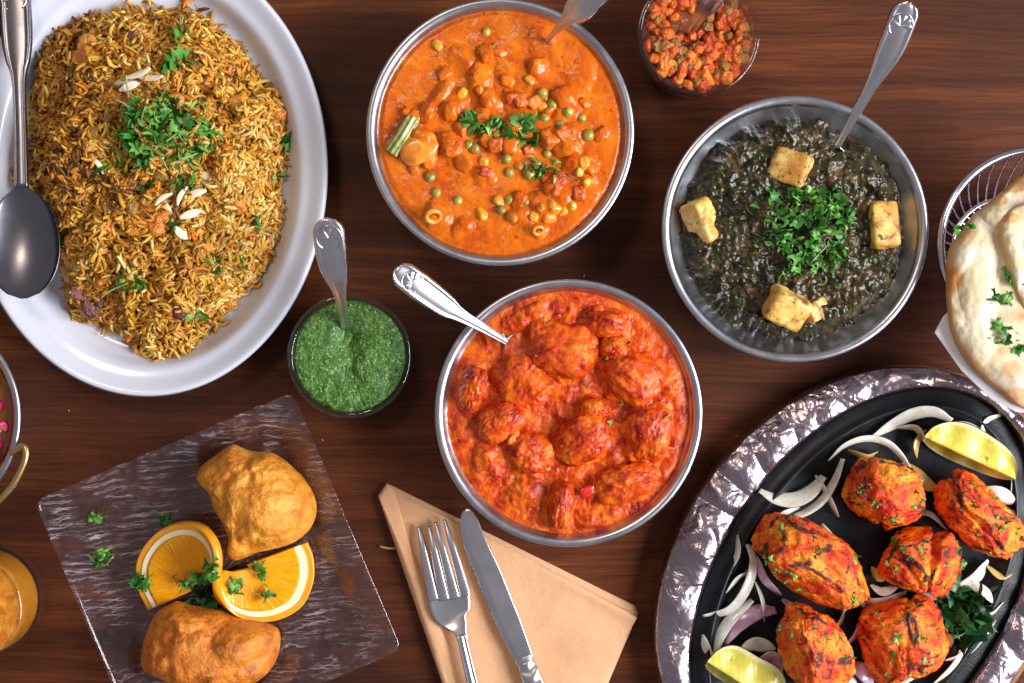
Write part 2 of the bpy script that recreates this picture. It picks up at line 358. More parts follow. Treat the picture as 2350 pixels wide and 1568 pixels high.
def lemon_flesh():
    m = M('lemon_pulp'); v = m.noise(1, 4, .6, .4, vec=m.co((420, 60, 60))); w = m.noise(70, 4, .6, .3)
    c = m.ramp(m.mix(.65, v, w), [(.35, (.50, .46, .05)), (.5, (.64, .58, .09)), (.66, (.76, .70, .22))]); c = m.mix(m.ramp(m.n('SeparateColor', {0: m.attr()}).outputs[0], [(.80, 0.0), (.90, .85)]), c, (.80, .76, .46)); c = m.mix(m.ramp(m.noise(120, 3), [(.64, 0.0), (.72, .8)]), c, (.30, .12, .02))
    m.p(Base_Color=c, Roughness=.14, Normal=m.bump(v, .35, .0008)); m.b.inputs['Subsurface Weight'].default_value = .5; m.b.inputs['Subsurface Radius'].default_value = (.005, .004, .001); m.b.inputs['Subsurface Scale'].default_value = 1; return m.m
LEMON_FLESH = lemon_flesh()
LEMON_RIND = food('lemon_rind', [(.3, (.62, .40, .03)), (.7, (.74, .55, .06))], 80, .3, 900, .5, .0004, .2, coat=.3)
ORANGE_FLESH = M('orange_flesh')
def orange_flesh():
    m = ORANGE_FLESH; a = m.attr(); sp = m.n('SeparateColor', {0: a}); ang = sp.outputs[0]; rad = sp.outputs[1]
    seg = m.math('ABSOLUTE', m.math('SUBTRACT', m.math('FRACT', m.math('MULTIPLY', ang, 10.0)), .5))
    mem = m.math('MULTIPLY', m.ramp(seg, [(.0, 1.0), (.035, .0)]), m.ramp(rad, [(.1, 1.0), (.9, .7)]))
    fib = m.noise(1, 3, .6, .3, vec=m.n('CombineXYZ', {0: m.math('MULTIPLY', ang, 160.0), 1: m.math('MULTIPLY', rad, 7.0), 2: .5}).outputs[0])
    c = m.ramp(fib, [(.3, (.84, .27, .003)), (.55, (.90, .38, .005)), (.8, (.94, .50, .02))]); c = m.mix(m.math('MULTIPLY', mem, .65), c, (.90, .60, .16))
    m.p(Base_Color=c, Roughness=.22, Normal=m.bump(m.math('SUBTRACT', fib, mem), .6, .0008)); m.b.inputs['Subsurface Weight'].default_value = .3
    m.b.inputs['Subsurface Radius'].default_value = (.006, .003, .001); m.b.inputs['Subsurface Scale'].default_value = 1; m.b.inputs['Specular IOR Level'].default_value = .3
orange_flesh(); ORANGE_FLESH = ORANGE_FLESH.m
PITH = food('orange_pith', [(.3, (.86, .72, .34)), (.7, (.92, .86, .62))], 150, .6, 500, .2)
PEEL = food('orange_peel', [(.3, (.76, .27, .006)), (.7, (.84, .36, .012))], 90, .32, 1100, .5, .0005, .15, coat=.3)
def attr_food(name, rough, bs, bstr, bd, sss=.1, coat=.0, vs=250, vamt=.35):
    m = M(name); a = m.attr(); v = m.math('MULTIPLY_ADD', m.noise(vs, 4), vamt * 2, 1 - vamt)
    c = m.n('HueSaturation', {'Color': a, 'Value': v}).outputs[0]
    m.p(Base_Color=c, Roughness=rough, Normal=m.bump(m.noise(bs, 4), bstr, bd)); m.b.inputs['Subsurface Weight'].default_value = 0.0
    m.b.inputs['Subsurface Radius'].default_value = (.003, .0015, .0006); m.b.inputs['Subsurface Scale'].default_value = 1; m.b.inputs['Coat Weight'].default_value = coat; return m.m
RICE = attr_food('spiced_rice', .48, 900, .2, .0003, .12, .0)
NAAN = attr_food('baked_flatbread', .62, 260, .35, .0012, .2, 0, 120, .10)
PEA = food('pea_skin', [(.3, (.16, .19, .02)), (.7, (.30, .34, .05))], 120, .25, 300, .2, .0004, .2, coat=.4, hue=.5, specks=[((.62, .16, .01), 400, .52, 1.0)], spw=.08, k=.004)
CARROT = food('carrot_piece', [(.3, (.58, .060, .004)), (.7, (.76, .17, .012))], 120, .28, 300, .3, .0005, .2, coat=.4, hue=.3, k=.004)
CORN = food('corn_kernel', [(.3, (.68, .20, .006)), (.7, (.84, .42, .03))], 120, .25, 300, .2, .0004, .25, coat=.4, hue=.3, k=.004)
BEAN = food('green_bean', [(.3, (.17, .20, .03)), (.7, (.46, .48, .16))], 160, .3, 300, .2, .0004, .2, coat=.4)
POTATO = food('potato_piece', [(.35, (.60, .14, .008)), (.65, (.74, .32, .03))], 120, .28, 300, .2, .0004, .25, coat=.4)
PICKLE_ORANGE = food('pickled_carrot', [(.3, (.50, .050, .006)), (.55, (.74, .145, .012)), (.8, (.84, .32, .05))], 160, .28, 400, .4, .0006, .2, coat=.1, hue=.4, k=.004)
PICKLE_GREEN = food('pickled_green_mango', [(.3, (.16, .060, .008)), (.7, (.44, .20, .03))], 160, .28, 400, .4, .0006, .2, coat=.1, hue=.4, k=.004)
PICKLE_SAUCE = food('pickle_sauce', [(.3, (.12, .022, .006)), (.7, (.34, .070, .012))], 160, .25, 500, .6, .001, coat=.1)
RAISIN = food('golden_raisin', [(.3, (.28, .13, .015)), (.7, (.52, .30, .06))], 200, .28, 300, .5, .0008, .3, coat=.4, hue=.3, k=.004)
ALMOND = food('almond_sliver', [(.3, (.70, .58, .38)), (.7, (.84, .77, .62))], 200, .5, 400, .2, .0004, .2, hue=.15)
VEG_ORANGE = food('cooked_carrot', [(.3, (.58, .14, .012)), (.7, (.78, .33, .03))], 120, .32, 300, .3, .0006, .2, coat=.3, hue=.3, k=.004)
FRIED_ONION = food('fried_onion', [(.3, (.095, .028, .024)), (.7, (.26, .10, .08))], 160, .4, 300, .4, .0006, .1, hue=.3, k=.004)
LASSI = food('mango_drink', [(.3, (.66, .20, .010)), (.7, (.76, .31, .022))], 30, .3, 200, .1, .0005, .3)
LASSI_TOP = food('spiced_drink_surface', [(.25, (.44, .075, .004)), (.5, (.68, .22, .010)), (.75, (.82, .42, .05))], 130, .4, 500, .6, .001, .1)
PINK = food('beetroot_pieces', [(.3, (.36, .008, .07)), (.7, (.62, .05, .17))], 120, .3, 300, .3, hue=.3, k=.004)
DIRT = food('crumb', [(.3, (.30, .16, .05)), (.7, (.50, .30, .12))], 300, .6, k=.004)

# ------------------------------------------------------------------ table
V = np.array([[x, y, z] for z in (-.035, 0) for y in (-.5, .5) for x in (-.62, .62)])
obj('table_top', V, [[4, 5, 7, 6], [0, 2, 3, 1], [0, 1, 5, 4], [2, 6, 7, 3], [0, 4, 6, 2], [1, 3, 7, 5]], WOOD, smooth=False, kind='structure', label='dark red brown stained wooden table top')

# ------------------------------------------------------------------ steel bowls and what is in them
def steel_bowl(u, v, rpx, label, h=.050, group='round steel serving bowls'):
    c = P(u, v, h); R = rpx * S(h)
    kz = [.0035, .0050, .014, .028, .036, h - .0105, h - .0070, h - .003]; kr = [.54, .60, .675, .740, .785, .830, .882, .932]
    inner = spline(np.c_[np.array(kr) * R, kz], 40)
    prof = [(0.0001, .0035), (.3 * R, .0034)] + inner.tolist() + [(.936 * R, h - .0012), (.955 * R, h - .0003), (.975 * R, h + .0001), (.992 * R, h - .0002), (R, h - .0009), (R + .0001, h - .0017), (.993 * R, h - .0022), (.96 * R, h - .0020), (.942 * R, h - .0036)]
    prof += [(r + .0011, z - .0006) for r, z in inner[::-1].tolist()] + [(.54 * R, .0008), (.0001, .0008)]
    V, F = lathe(prof, c[0], c[1], 160)
    o = obj('steel_bowl', V, F, STEEL, label=label, cat='bowl', group=group)
    Rin = lambda z: np.interp(z, kz, np.array(kr) * R)
    return o, c, R, Rin
class HF:
    def __init__(s, V): s.V = V
    def __call__(s, x, y):
        d = (s.V[:, 0] - x) ** 2 + (s.V[:, 1] - y) ** 2; i = np.argpartition(d, 4)[:4]; return float(s.V[i, 2].mean())
def lumpfield(x, y, lst, z, wob=.22, seed=0.0, power=.55):
    out = np.zeros_like(x); wx = n2(x, y, 70, 3, 3.1 + seed); wy = n2(x, y, 70, 3, 8.7 + seed); wf = n2(x, y, 240, 3, 1.7 + seed)
    for (u, v, ru, rv, ang, hh) in lst:
        c = P(u, v, z); k = S(z); a = math.radians(-ang); dx = (x - c[0]) / k; dy = (y - c[1]) / k
        X = (dx * math.cos(a) + dy * math.sin(a)) / ru + wob * wx * 2; Y = (-dx * math.sin(a) + dy * math.cos(a)) / rv + wob * wy * 2
        d2 = X * X + Y * Y + .12 * wf; out = np.maximum(out, hh * .001 * np.clip(1 - d2, 0, None) ** power)
    return out
def sauce(name, c, Rin, z0, n, zf, mat, parent=None, fixed=False, **t):
    gx, gy, F = disc_grid(n); tt = np.hypot(gx, gy); R0 = Rin(z0); x = c[0] + gx * R0; y = c[1] + gy * R0
    z = zf(x, y, tt); w = np.clip((tt - .8) / .2, 0, 1); w = w * w * (3 - 2 * w)
    k = (R0 + 0 * w) if fixed else R0 * (1 - w) + (Rin(z) + .0004) * w; V = np.stack([c[0] + gx * k, c[1] + gy * k, z], 1)
    o = obj(name, V, F, mat, parent, **t); return o, HF(V)
def fill_under(name, c, Rin, z0, mat, parent):
    zz = np.linspace(.0042, z0, 8); prof = [(.0001, .0042)] + [(float(Rin(z)) - .0004, z) for z in zz] + [(.0001, z0)]
    V, F = lathe(prof, c[0], c[1], 64); return obj(name, V, F, mat, parent)

# leaf, shred and stem shapes shared by all garnishes
def leaf_mesh(seed, mat, size=.0068):
    r_ = np.random.default_rng(seed); na, nr = 25, 5; th = np.linspace(-2.15, 2.15, na); rr = np.linspace(.0, 1, nr)
    out = (.50 + .50 * np.abs(np.cos(1.46 * th)) ** .7) * (1 + .13 * np.cos(10.5 * th + r_.random())) * (1 + .12 * r_.normal(size=na)) * size
    A, B = np.meshgrid(th, rr, indexing='ij'); R = out[:, None] * B
    x = R * np.cos(A); y = R * np.sin(A); k = r_.uniform(.5, 1.5); p1 = r_.uniform(0, 6)
    z = k * (R / size) ** 2 * np.sin(1.5 * A + p1) * size * .75 + .25 * size * np.sin(x / size * 3 + p1) + r_.uniform(-.4, .4) * x * x / size
    V = np.stack([x, y, z], 2).reshape(-1, 3); F = grid_faces(na, nr)
    V = np.concatenate([V, V - [0, 0, .00022]]); F = np.concatenate([F, (F + na * nr)[:, ::-1]])
    return mesh('leaf', V, F, mat)
def shred_mesh(seed, mat, L=.010, w=.0011):
    r_ = np.random.default_rng(seed); n = 14; s = np.linspace(0, 1, n); k = r_.uniform(-4.5, 4.5); a = k * s + r_.uniform(-1, 1) * s * s
    x = np.cumsum(np.cos(a)) * L / n; y = np.cumsum(np.sin(a)) * L / n; z = .0016 * np.sin(s * r_.uniform(2, 6) + r_.uniform(0, 6))
    ww = w * (.35 + .65 * np.sin(np.pi * np.clip(s, .03, .97))) * r_.uniform(.6, 1.3); nx = -np.sin(a); ny = np.cos(a); tw = r_.uniform(-1.2, 1.2) + r_.uniform(-1.5, 1.5) * s
    L_ = np.stack([x + nx * ww * np.cos(tw), y + ny * ww * np.cos(tw), z + ww * np.sin(tw)], 1); R_ = np.stack([x - nx * ww * np.cos(tw), y - ny * ww * np.cos(tw), z - ww * np.sin(tw)], 1); C_ = np.stack([x, y, z - .0003], 1)
    V = np.stack([L_, C_, R_], 1).reshape(-1, 3); F = grid_faces(n, 3); V = np.concatenate([V, V - [0, 0, .0002]]); F = np.concatenate([F, (F + n * 3)[:, ::-1]])
    return mesh('shred', V, F, mat)
def stem_mesh(seed, mat, L=.014):
    r_ = np.random.default_rng(seed); s = np.linspace(0, 1, 8); p = np.stack([s * L, r_.uniform(-.25, .25) * L * s * s, r_.uniform(-.1, .2) * L * np.sin(s * 3)], 1)
    V, F = tube(p, .00055 * (1 - .3 * s), 6); return mesh('stem', V, F, mat)
LEAVES = [leaf_mesh(i, LEAF) for i in range(8)]; SHREDS = [shred_mesh(50 + i, LEAF) for i in range(10)]; STEMS = [stem_mesh(80 + i, STEM) for i in range(4)]
DARKLEAVES = [leaf_mesh(20 + i, LEAF_DARK, .011) for i in range(6)]; DARKSHREDS = [shred_mesh(150 + i, LEAF_DARK, .017, .0017) for i in range(6)]
def rrot(tilt=.6): return (random.gauss(0, tilt), random.gauss(0, tilt), random.uniform(0, 6.283))
def garnish(name, label, u, v, zf, nleaf, nshred, nstem, su, sv, zref=.045, pile=.006, ls=(.6, 1.1), ss=(.7, 1.2), cat='herbs', leaves=None, shreds=None, group=None, tilt=.55, lift=.001):
    c = P(u, v, zref); e = empty(name, (c[0], c[1], zf(c[0], c[1])), label=label, cat=cat, group=group); k = S(zref)
    for kind, cnt in (('leaf', nleaf), ('shred', nshred), ('stem', nstem)):
        for i in range(cnt):
            a = random.uniform(0, 6.283); r = math.sqrt(random.random()) * (1.0 if random.random() < .8 else 1.25)
            x = c[0] + math.cos(a) * r * su * k; y = c[1] + math.sin(a) * r * sv * k
            z = zf(x, y) + lift + random.random() * pile * max(0, 1 - r * r * .8)
            me = random.choice({'leaf': leaves or LEAVES, 'shred': shreds or SHREDS, 'stem': STEMS}[kind]); sc_ = random.uniform(*(ls if kind == 'leaf' else ss))
            inst(kind, me, (x, y, z), rrot(tilt), sc_, e)
    return e

# cutlery ---------------------------------------------------------------
def shell_emblem(parent, pos, d, side, up, r):
    na, nr = 61, 9; th = np.linspace(-1.9, 1.9, na); rr = np.linspace(.08, 1, nr); A, B = np.meshgrid(th, rr, indexing='ij')
    R = r * B * (1 + .07 * np.abs(np.cos(A * 4.2)) * B); hgt = .00075 * (.25 + .75 * np.abs(np.cos(A * 4.2)) ** .6) * np.sin(np.pi * np.clip(B, .05, 1) * .93) ** .5 + .00012
    V = pos + (R * np.cos(A))[..., None] * d + (R * np.sin(A))[..., None] * side + hgt[..., None] * up
    ring = np.linspace(-2.5, 2.5, 40); rp = pos + (1.22 * r * np.cos(ring))[:, None] * d + (1.16 * r * np.sin(ring))[:, None] * side + up * .0003
    V2, F2 = tube(rp, .00042, 6); F = grid_faces(na, nr).tolist(); n0 = na * nr
    obj('shell_emblem', np.concatenate([V.reshape(-1, 3), V2]), F + [[i + n0 for i in f] for f in F2], CUTLERY, parent)
def spoon(label, pts, widths, zs, shell=True, mat=None, bowl=True, group=None, name='teaspoon', bowl_len=None, bowl_w=None, emb_at=.13, thick=.0016):
    """pts: handle centre line from the handle's end inwards (u,v); widths in the same units; zs heights"""
    path = spline(np.array([P(p[0], p[1], z) for p, z in zip(pts, zs)]), 60); zm = float(np.mean(zs)); k = S(zm)
    L = np.concatenate([[0], np.cumsum(np.linalg.norm(np.diff(path, axis=0), axis=1))]); t = L / L[-1]
    wt = np.linspace(0, 1, len(widths)) if not isinstance(widths[0], tuple) else np.array([w[0] for w in widths]); wv = np.array([w[1] if isinstance(w, tuple) else w for w in widths], float)
    sw = spline(np.c_[wt, wv], 200); half = np.interp(t, sw[:, 0], sw[:, 1]) * k / 2
    rnd = wv[0] * k * .5; cap = np.clip(L / rnd, 0, 1); half = half * np.sqrt(np.clip(1 - (1 - cap) ** 2, .02, 1))
    top = lambda x, s: thick * .5 * (1 - .15 * x * x) + .0011 * (1 - x * x) + .00095 * np.exp(-((np.abs(x) - .80) / .12) ** 2) - .0012 * np.clip(np.abs(x) - .90, 0, 1) * 10 * .5
    bot = lambda x, s: -thick * .5 * (1 - .55 * x ** 4)
    e = empty(name, (path[-1][0], path[-1][1], max(0, path[-1][2] - .02)), label=label, cat='spoon', group=group)
    V, F, path, T, side, up = sweep(path, half, top, bot, 21); hd = obj('handle', V, F, mat or CUTLERY, e)
    if shell:
        i = int(np.argmin(np.abs(t - emb_at))); shell_emblem(hd, path[i] + up[i] * (thick * .5 + .0007), -T[i], side[i], up[i], wv[0] * k * .34)
    if bowl:
        d = T[-1].copy(); bl = bowl_len or .045; bw = bowl_w or .030; n, m = 24, 13; s = np.linspace(0, 1, n)
        hw = np.maximum(half[-1], bw / 2 * np.sqrt(np.clip(1 - ((s - .55) / (.55 if True else 1)) ** 2, 0, 1)) * np.where(s < .55, 1, 1)); hw[-1] = bw * .04
        hw = np.where(s > .55, bw / 2 * np.sqrt(np.clip(1 - ((s - .55) / .452) ** 2, 0, 1)), hw); xx = np.linspace(-1, 1, m)
        dd = d.copy()
        if name == 'teaspoon': dd = np.array([d[0], d[1], d[2] * .9]); dd /= np.linalg.norm(dd)
        uu = np.cross(side[-1], dd); base = path[-1] + np.outer(s * bl, dd)
        depth = .008 * np.sin(np.pi * np.clip(s * 1.02, 0, 1)) ** .7
        top_ = base[:, None] + xx[None, :, None] * hw[:, None, None] * side[-1] - (depth[:, None] * (1 - xx ** 2))[..., None] * uu; bot_ = top_ - uu * .0012
        V = np.concatenate([top_.reshape(-1, 3), bot_.reshape(-1, 3)]); F = grid_faces(n, m); F = np.concatenate([F, (F + n * m)[:, ::-1]]).tolist()
        q = n * m
        for i in range(n - 1):
            F.append([i * m, (i + 1) * m, q + (i + 1) * m, q + i * m]); F.append([i * m + m - 1, q + i * m + m - 1, q + (i + 1) * m + m - 1, (i + 1) * m + m - 1])
        obj('spoon_bowl', V, F, mat or CUTLERY, e)
    return e
def ss(a, b, x): t = np.clip((x - a) / (b - a), 0, 1); return t * t * (3 - 2 * t)
# ---- orange vegetable curry
ob, oc, oR, oRin = steel_bowl(1148, 303, 308, 'steel bowl filled to the brim with creamy orange vegetable curry')
OL = [(1010, 215, 60, 22, -60, 2.6), (1100, 180, 30, 75, 15, 3.6), (1060, 130, 40, 30, 0, 1.6), (1170, 150, 60, 40, 20, 2.2), (1215, 190, 70, 38, 30, 2.2), (965, 340, 52, 42, 10, 3.0), (930, 300, 20, 62, 25, 1.5), (1040, 245, 34, 50, 30, 2.4),
      (1290, 320, 60, 36, -25, 3.4), (1330, 370, 46, 36, 0, 2.8), (1120, 240, 44, 34, 0, 2.6), (1190, 235, 50, 34, 10, 2.6), (1235, 290, 40, 30, 0, 2.6), (1300, 250, 40, 34, 0, 2.4), (1160, 330, 44, 30, 10, 2.4), (1040, 340, 36, 32, 0, 2.6), (1110, 400, 34, 28, 20, 2.0), (1000, 490, 36, 38, 10, 3.0), (1060, 520, 30, 26, 0, 2.2), (1240, 470, 46, 34, 10, 2.8), (1290, 440, 50, 36, -20, 2.8), (1190, 500, 36, 26, 0, 2.2), (1340, 430, 36, 44, 0, 2.2), (1235, 525, 26, 20, 0, 2.2), (1260, 110, 70, 40, 40, 1.8), (1330, 160, 46, 60, 0, 1.4)]
def ozf(x, y, t):
    z = .0468 + .0006 * n2(x, y, 25, 3, 2.0) + lumpfield(x, y, OL, .048, .40, 0.0, 1.15) * 1.15 + .0018 * n2(x, y, 95, 3, 5.0) * (1 - ss(.85, 1, t)) + .00035 * n2(x, y, 300, 3, 9.0)
    return z - .0012 * ss(.93, 1.0, t)
oe = empty('vegetable_curry', (oc[0], oc[1], .004), label='creamy orange vegetable curry with peas, carrot and corn', cat='curry')
_, OH = sauce('sauce', oc, oRin, .0465, 300, ozf, ORANGE_CURRY, oe); fill_under('sauce_body', oc, oRin, .0425, ORANGE_CURRY, oe)
def ball_mesh(name, mat, n=5, wob=.10, seed=0, sc_=(1, 1, 1), box=2.0):
    D, F = cube_sphere(n); r = (np.abs(D) ** box).sum(1) ** (-1 / box); r *= 1 + wob * fbm(D * 1.6 + seed * 7.7, 3) * 2
    return mesh(name, D * r[:, None] * np.array(sc_), F, mat)
PEAS = [ball_mesh('pea', PEA, 6, .06, i) for i in range(3)]; CARROTS = [ball_mesh('carrot_cube', CARROT, 7, .16, 20 + i, (1, .85, .75), 5) for i in range(4)]; CORNS = [ball_mesh('corn_kernel', CORN, 6, .10, 40 + i, (1, .72, .6), 3) for i in range(3)]
def drop(name, me, u, v, r, zf, parent, sink=.25, z=.048, rot=None):
    p = P(u, v, z); inst(name, me, (p[0], p[1], zf(p[0], p[1]) + r * (1 - 2 * sink)), rot or rrot(.5), r, parent)
for (u, v) in [(1303, 257), (1250, 270), (1075, 332), (1088, 340), (1162, 365), (1168, 395), (1255, 352), (1215, 400), (1170, 458), (1115, 72), (1135, 110), (1000, 442), (1050, 460), (985, 405), (1335, 270), (1245, 215), (1232, 378), (1150, 482), (1205, 462), (1268, 240), (1285, 285), (1140, 310), (1350, 310)]:
    drop('pea', random.choice(PEAS), u, v, random.uniform(.0030, .0038), OH, oe, random.uniform(.42, .74))
for (u, v, r) in [(1040, 335, .0062), (1140, 332, .0058), (1195, 232, .0050), (1262, 318, .0068), (1290, 312, .0060), (1305, 300, .0055), (1280, 415, .0060), (1255, 405, .0052), (1210, 340, .0045), (1175, 225, .0045), (1225, 235, .0048), (1320, 340, .0052), (1330, 445, .0050), (1115, 395, .0040), (1060, 300, .0048), (1270, 440, .0048)]:
    drop('carrot_cube', random.choice(CARROTS), u, v, r * .85, OH, oe, random.uniform(.52, .70))
COATED = [ball_mesh('coated_chunk', ORANGE_CURRY, 8, .22, 300 + i, (.0062, .0046, .0034), 2.6) for i in range(4)]
for i in range(34):
    a_ = random.uniform(0, 6.283); r_ = math.sqrt(random.random()) * 235; u = 1160 + r_ * math.cos(a_); v = 310 + r_ * .9 * math.sin(a_)
    p = P(u, v, .048); inst('coated_chunk', random.choice(COATED), (p[0], p[1], OH(p[0], p[1]) - .0004), rrot(.3), random.uniform(.6, 1.25), oe)
for (u, v) in [(1102, 210), (1003, 103), (1110, 375), (1105, 490), (1145, 462), (1240, 475), (1262, 468), (1225, 495), (1275, 480), (1330, 395), (1345, 420), (1245, 245), (1215, 185), (1175, 500), (1290, 485), (1310, 470), (1260, 500), (1060, 215), (1340, 375), (1190, 380)]:
    drop('corn_kernel', random.choice(CORNS), u, v, random.uniform(.0030, .0046), OH, oe, random.uniform(.45, .70))
ph = PP([(950, 268, .0490), (925, 310, .0500), (897, 352, .0492)]); V, F, *_ = sweep(spline(ph, 20), np.full(20, .0042), lambda x, s: .0022 * (1 - x * x) + .0006 * np.cos(x * 9), lambda x, s: -.0022 * (1 - x * x), 15); obj('green_bean', V, F, BEAN, oe, label='pale green bean stick lying at the rim')
p = P(962, 343, .048); inst('potato_chunk', ball_mesh('potato_chunk', POTATO, 10, .12, 77, (.0115, .0085, .0042), 2.6), (p[0], p[1], OH(p[0], p[1]) - .0018), (0, 0, .4), 1, oe)
for (u, v, s_) in [(995, 498, 1), (1235, 530, .7)]:
    p = P(u, v, .048); th = np.linspace(0, 2 * np.pi, 25)[:-1]; ring = np.stack([np.cos(th) * .0042 * s_, np.sin(th) * .0034 * s_, 0 * th], 1); ring = np.concatenate([ring, ring[:1]])
    V, F = tube(ring, .0016 * s_, 8); inst('okra_ring', mesh('okra_ring', V, F, POTATO), (p[0], p[1], OH(p[0], p[1]) + .0008), (.5, .4, 0), 1, oe)
garnish('coriander_sprig', 'two chopped coriander sprigs at the left middle of the orange curry', 1105, 285, OH, 9, 14, 2, 38, 22, .05, .004)
garnish('coriander_sprig', 'bright coriander leaf at the centre right of the orange curry', 1215, 300, OH, 8, 5, 1, 30, 26, .05, .004, (.8, 1.3))
garnish('coriander_sprig', 'thin coriander strands below the larger leaf in the orange curry', 1258, 388, OH, 4, 9, 5, 50, 16, .05, .003, (.4, .7))
spoon('teaspoon with its wide handle leaving the orange curry at the top edge', [(1392, -60), (1345, 0), (1300, 45), (1256, 96)], [(0, 66), (.2, 78), (.45, 70), (.62, 34), (.8, 19), (1, 15)], [.098, .084, .068, .0490], shell=True)

# ---- palak paneer
pb, pc, pR, pRin = steel_bowl(1825, 525, 307, 'steel bowl of dark spinach curry with its green oily inner wall showing')
PL = [(1700, 400, 120, 90, 30, 4), (1980, 420, 110, 90, 0, 5), (1690, 600, 110, 90, 0, 4), (1950, 640, 120, 90, 0, 5), (1800, 320, 120, 60, 0, 4), (1830, 520, 140, 120, 0, 6), (1830, 700, 120, 60, 0, 4), (2010, 560, 60, 80, 0, 4)]
def pzf(x, y, t):
    z = .0462 + .0035 * (1 - t ** 2) + lumpfield(x, y, PL, .04, .3, 4.0) * .5 + .0030 * n2(x, y, 60, 3, 3.0) + .0080 * n2(x, y, 85, 3, 6.0) + .0026 * n2(x, y, 230, 2, 8.0, .5)
    th = np.arctan2(y - pc[1], x - pc[0]); edge = .95 + .05 * n2(np.cos(th) * .05, np.sin(th) * .05, 60, 3, 1.0) - .05 * np.exp(-((th - 3.3) / .35) ** 2)
    return z - .0068 * ss(edge - .10, edge + .05, t) - .004 * np.exp(-(((x - P(1925, 335, .04)[0]) / .007) ** 2 + ((y - P(1925, 335, .04)[1]) / .009) ** 2))
pe = empty('spinach_curry', (pc[0], pc[1], .004), label='dark brown green chopped spinach curry in a steel bowl', cat='curry')
_, PH = sauce('greens', pc, pRin, .0410, 380, pzf, PALAK, pe, fixed=True); fill_under('oil', pc, pRin, .0392, OIL, pe)
def box_chunk(n, dims, seed, wob=.09, p=9):
    D, F = cube_sphere(n); r = (np.abs(D) ** p).sum(1) ** (-1 / p); V = D * r[:, None] * np.array(dims) / 2
    nz = np.stack([fbm(D * 2.2 + seed, 3), fbm(D * 2.2 + seed + 30, 3), fbm(D * 2.2 + seed + 60, 3)], 1); return V * (1 + wob * nz * 2) + .0008 * fbm(D * 9 + seed, 3)[:, None] * D, F
for (u, v, dm, rot, lb) in [(1812, 385, (.024, .021, .016), (.22, -.30, -.40), 'grilled paneer cube above the coriander in the dark spinach curry'), (2024, 518, (.018, .030, .015), (-.15, .10, .03), 'upright grilled paneer block at the right of the dark spinach curry'),
                        (1611, 508, (.016, .028, .016), (.25, -.85, .25), 'paneer wedge half sunk at the left of the dark spinach curry'), (1800, 706, (.026, .021, .018), (.40, .25, -.40), 'browned paneer cube at the bottom of the dark spinach curry'), (1868, 712, (.016, .012, .010), (.2, .5, .6), 'small sunken paneer scrap beside the browned bottom cube')]:
    dm = tuple(q * .90 for q in dm); V, F = box_chunk(10, dm, u * .1); p = P(u, v, .046); inst('paneer_cube', mesh('paneer_cube', V, F, PANEER), (p[0], p[1], PH(p[0], p[1]) + dm[2] * (-.06 if dm[0] > .0155 else -.15)), rot, 1, label=lb, cat='paneer', group='paneer pieces in the spinach curry')
garnish('coriander_heap', 'heap of finely shredded bright green coriander on the dark spinach curry', 1850, 528, PH, 95, 150, 8, 104, 90, .050, .010, (.35, .8), (.5, 1.0), tilt=.8)
spoon('teaspoon with a shell tipped handle standing in the dark spinach curry', [(2086, 4), (2050, 98), (1997, 200), (1920, 336)], [(0, 66), (.25, 64), (.42, 46), (.56, 30), (.8, 22), (1, 18)], [.104, .093, .077, .0480])

# ---- red curry
rb, rc, rR, rRin = steel_bowl(1305, 948, 308, 'steel bowl of chunky red tomato curry above the napkin')
RL = [(1290, 800, 92, 74, 10, 9.5), (1195, 872, 70, 66, -20, 8), (1150, 968, 70, 48, -35, 7.5), (1455, 868, 80, 66, 40, 9), (1490, 990, 58, 78, 5, 10), (1335, 1008, 78, 62, -40, 9.5), (1215, 1040, 60, 56, 20, 6), (1285, 1160, 34, 66, 10, 7.5), (1430, 1110, 86, 50, -12, 6.5), (1385, 742, 60, 36, 10, 5.5), (1085, 890, 36, 60, 15, 6), (1410, 800, 40, 34, 0, 7), (1365, 940, 44, 30, 10, 6), (1120, 1050, 46, 36, 40, 5), (1220, 730, 66, 28, -15, 4), (1370, 1190, 60, 26, -10, 4), (1540, 1080, 26, 44, 20, 4), (1205, 1130, 44, 34, 0, 4)]
def rzf(x, y, t):
    z = .0460 + lumpfield(x, y, RL, .05, .40, 2.0, .8) * .80 * (1 - ss(.9, 1, t)) + (.0036 * n2(x, y, 70, 3, 4.0) + .0020 * n2(x, y, 170, 2, 7.0)) * (1 - .8 * ss(.85, 1, t)) + .0010 * n2(x, y, 430, 2, 2.0, .6) * np.clip(.4 + 1.8 * n2(x, y, 40, 2, 12.0), .1, 1)
    return z - .0010 * ss(.9, 1, t)
re_ = empty('tomato_curry', (rc[0], rc[1], .004), label='chunky red tomato curry with sauce covered chicken lumps', cat='curry')
_, RH = sauce('sauce', rc, rRin, .0445, 340, rzf, RED_CURRY, re_); fill_under('sauce_body', rc, rRin, .0385, RED_CURRY, re_)
for i, (u, v, ru, rv, an, hh) in enumerate(RL[:13]):
    D, F = cube_sphere(26); r = (np.abs(D) ** 2.7).sum(1) ** (-1 / 2.7) * (1 + .30 * fbm(D * 1.5 + i * 9.1, 3)); k_ = S(.05) * .80
    V = D * r[:, None] * np.array([ru * k_ * 1.08, rv * k_ * 1.08, .0105]) + D * (.0011 * fbm(D * 7 + i, 3) + .0006 * fbm(D * 18 + i, 2))[:, None] * 1.5
    p = P(u, v, .05); inst('chicken_chunk', mesh('chicken_chunk', V, F, RED_CURRY), (p[0], p[1], .0460 + hh * .0006 - .0058), (random.gauss(0, .14), random.gauss(0, .14), math.radians(-an)), 1, re_)
_rh = RH; RH = lambda x, y: _rh(x, y) + .0012
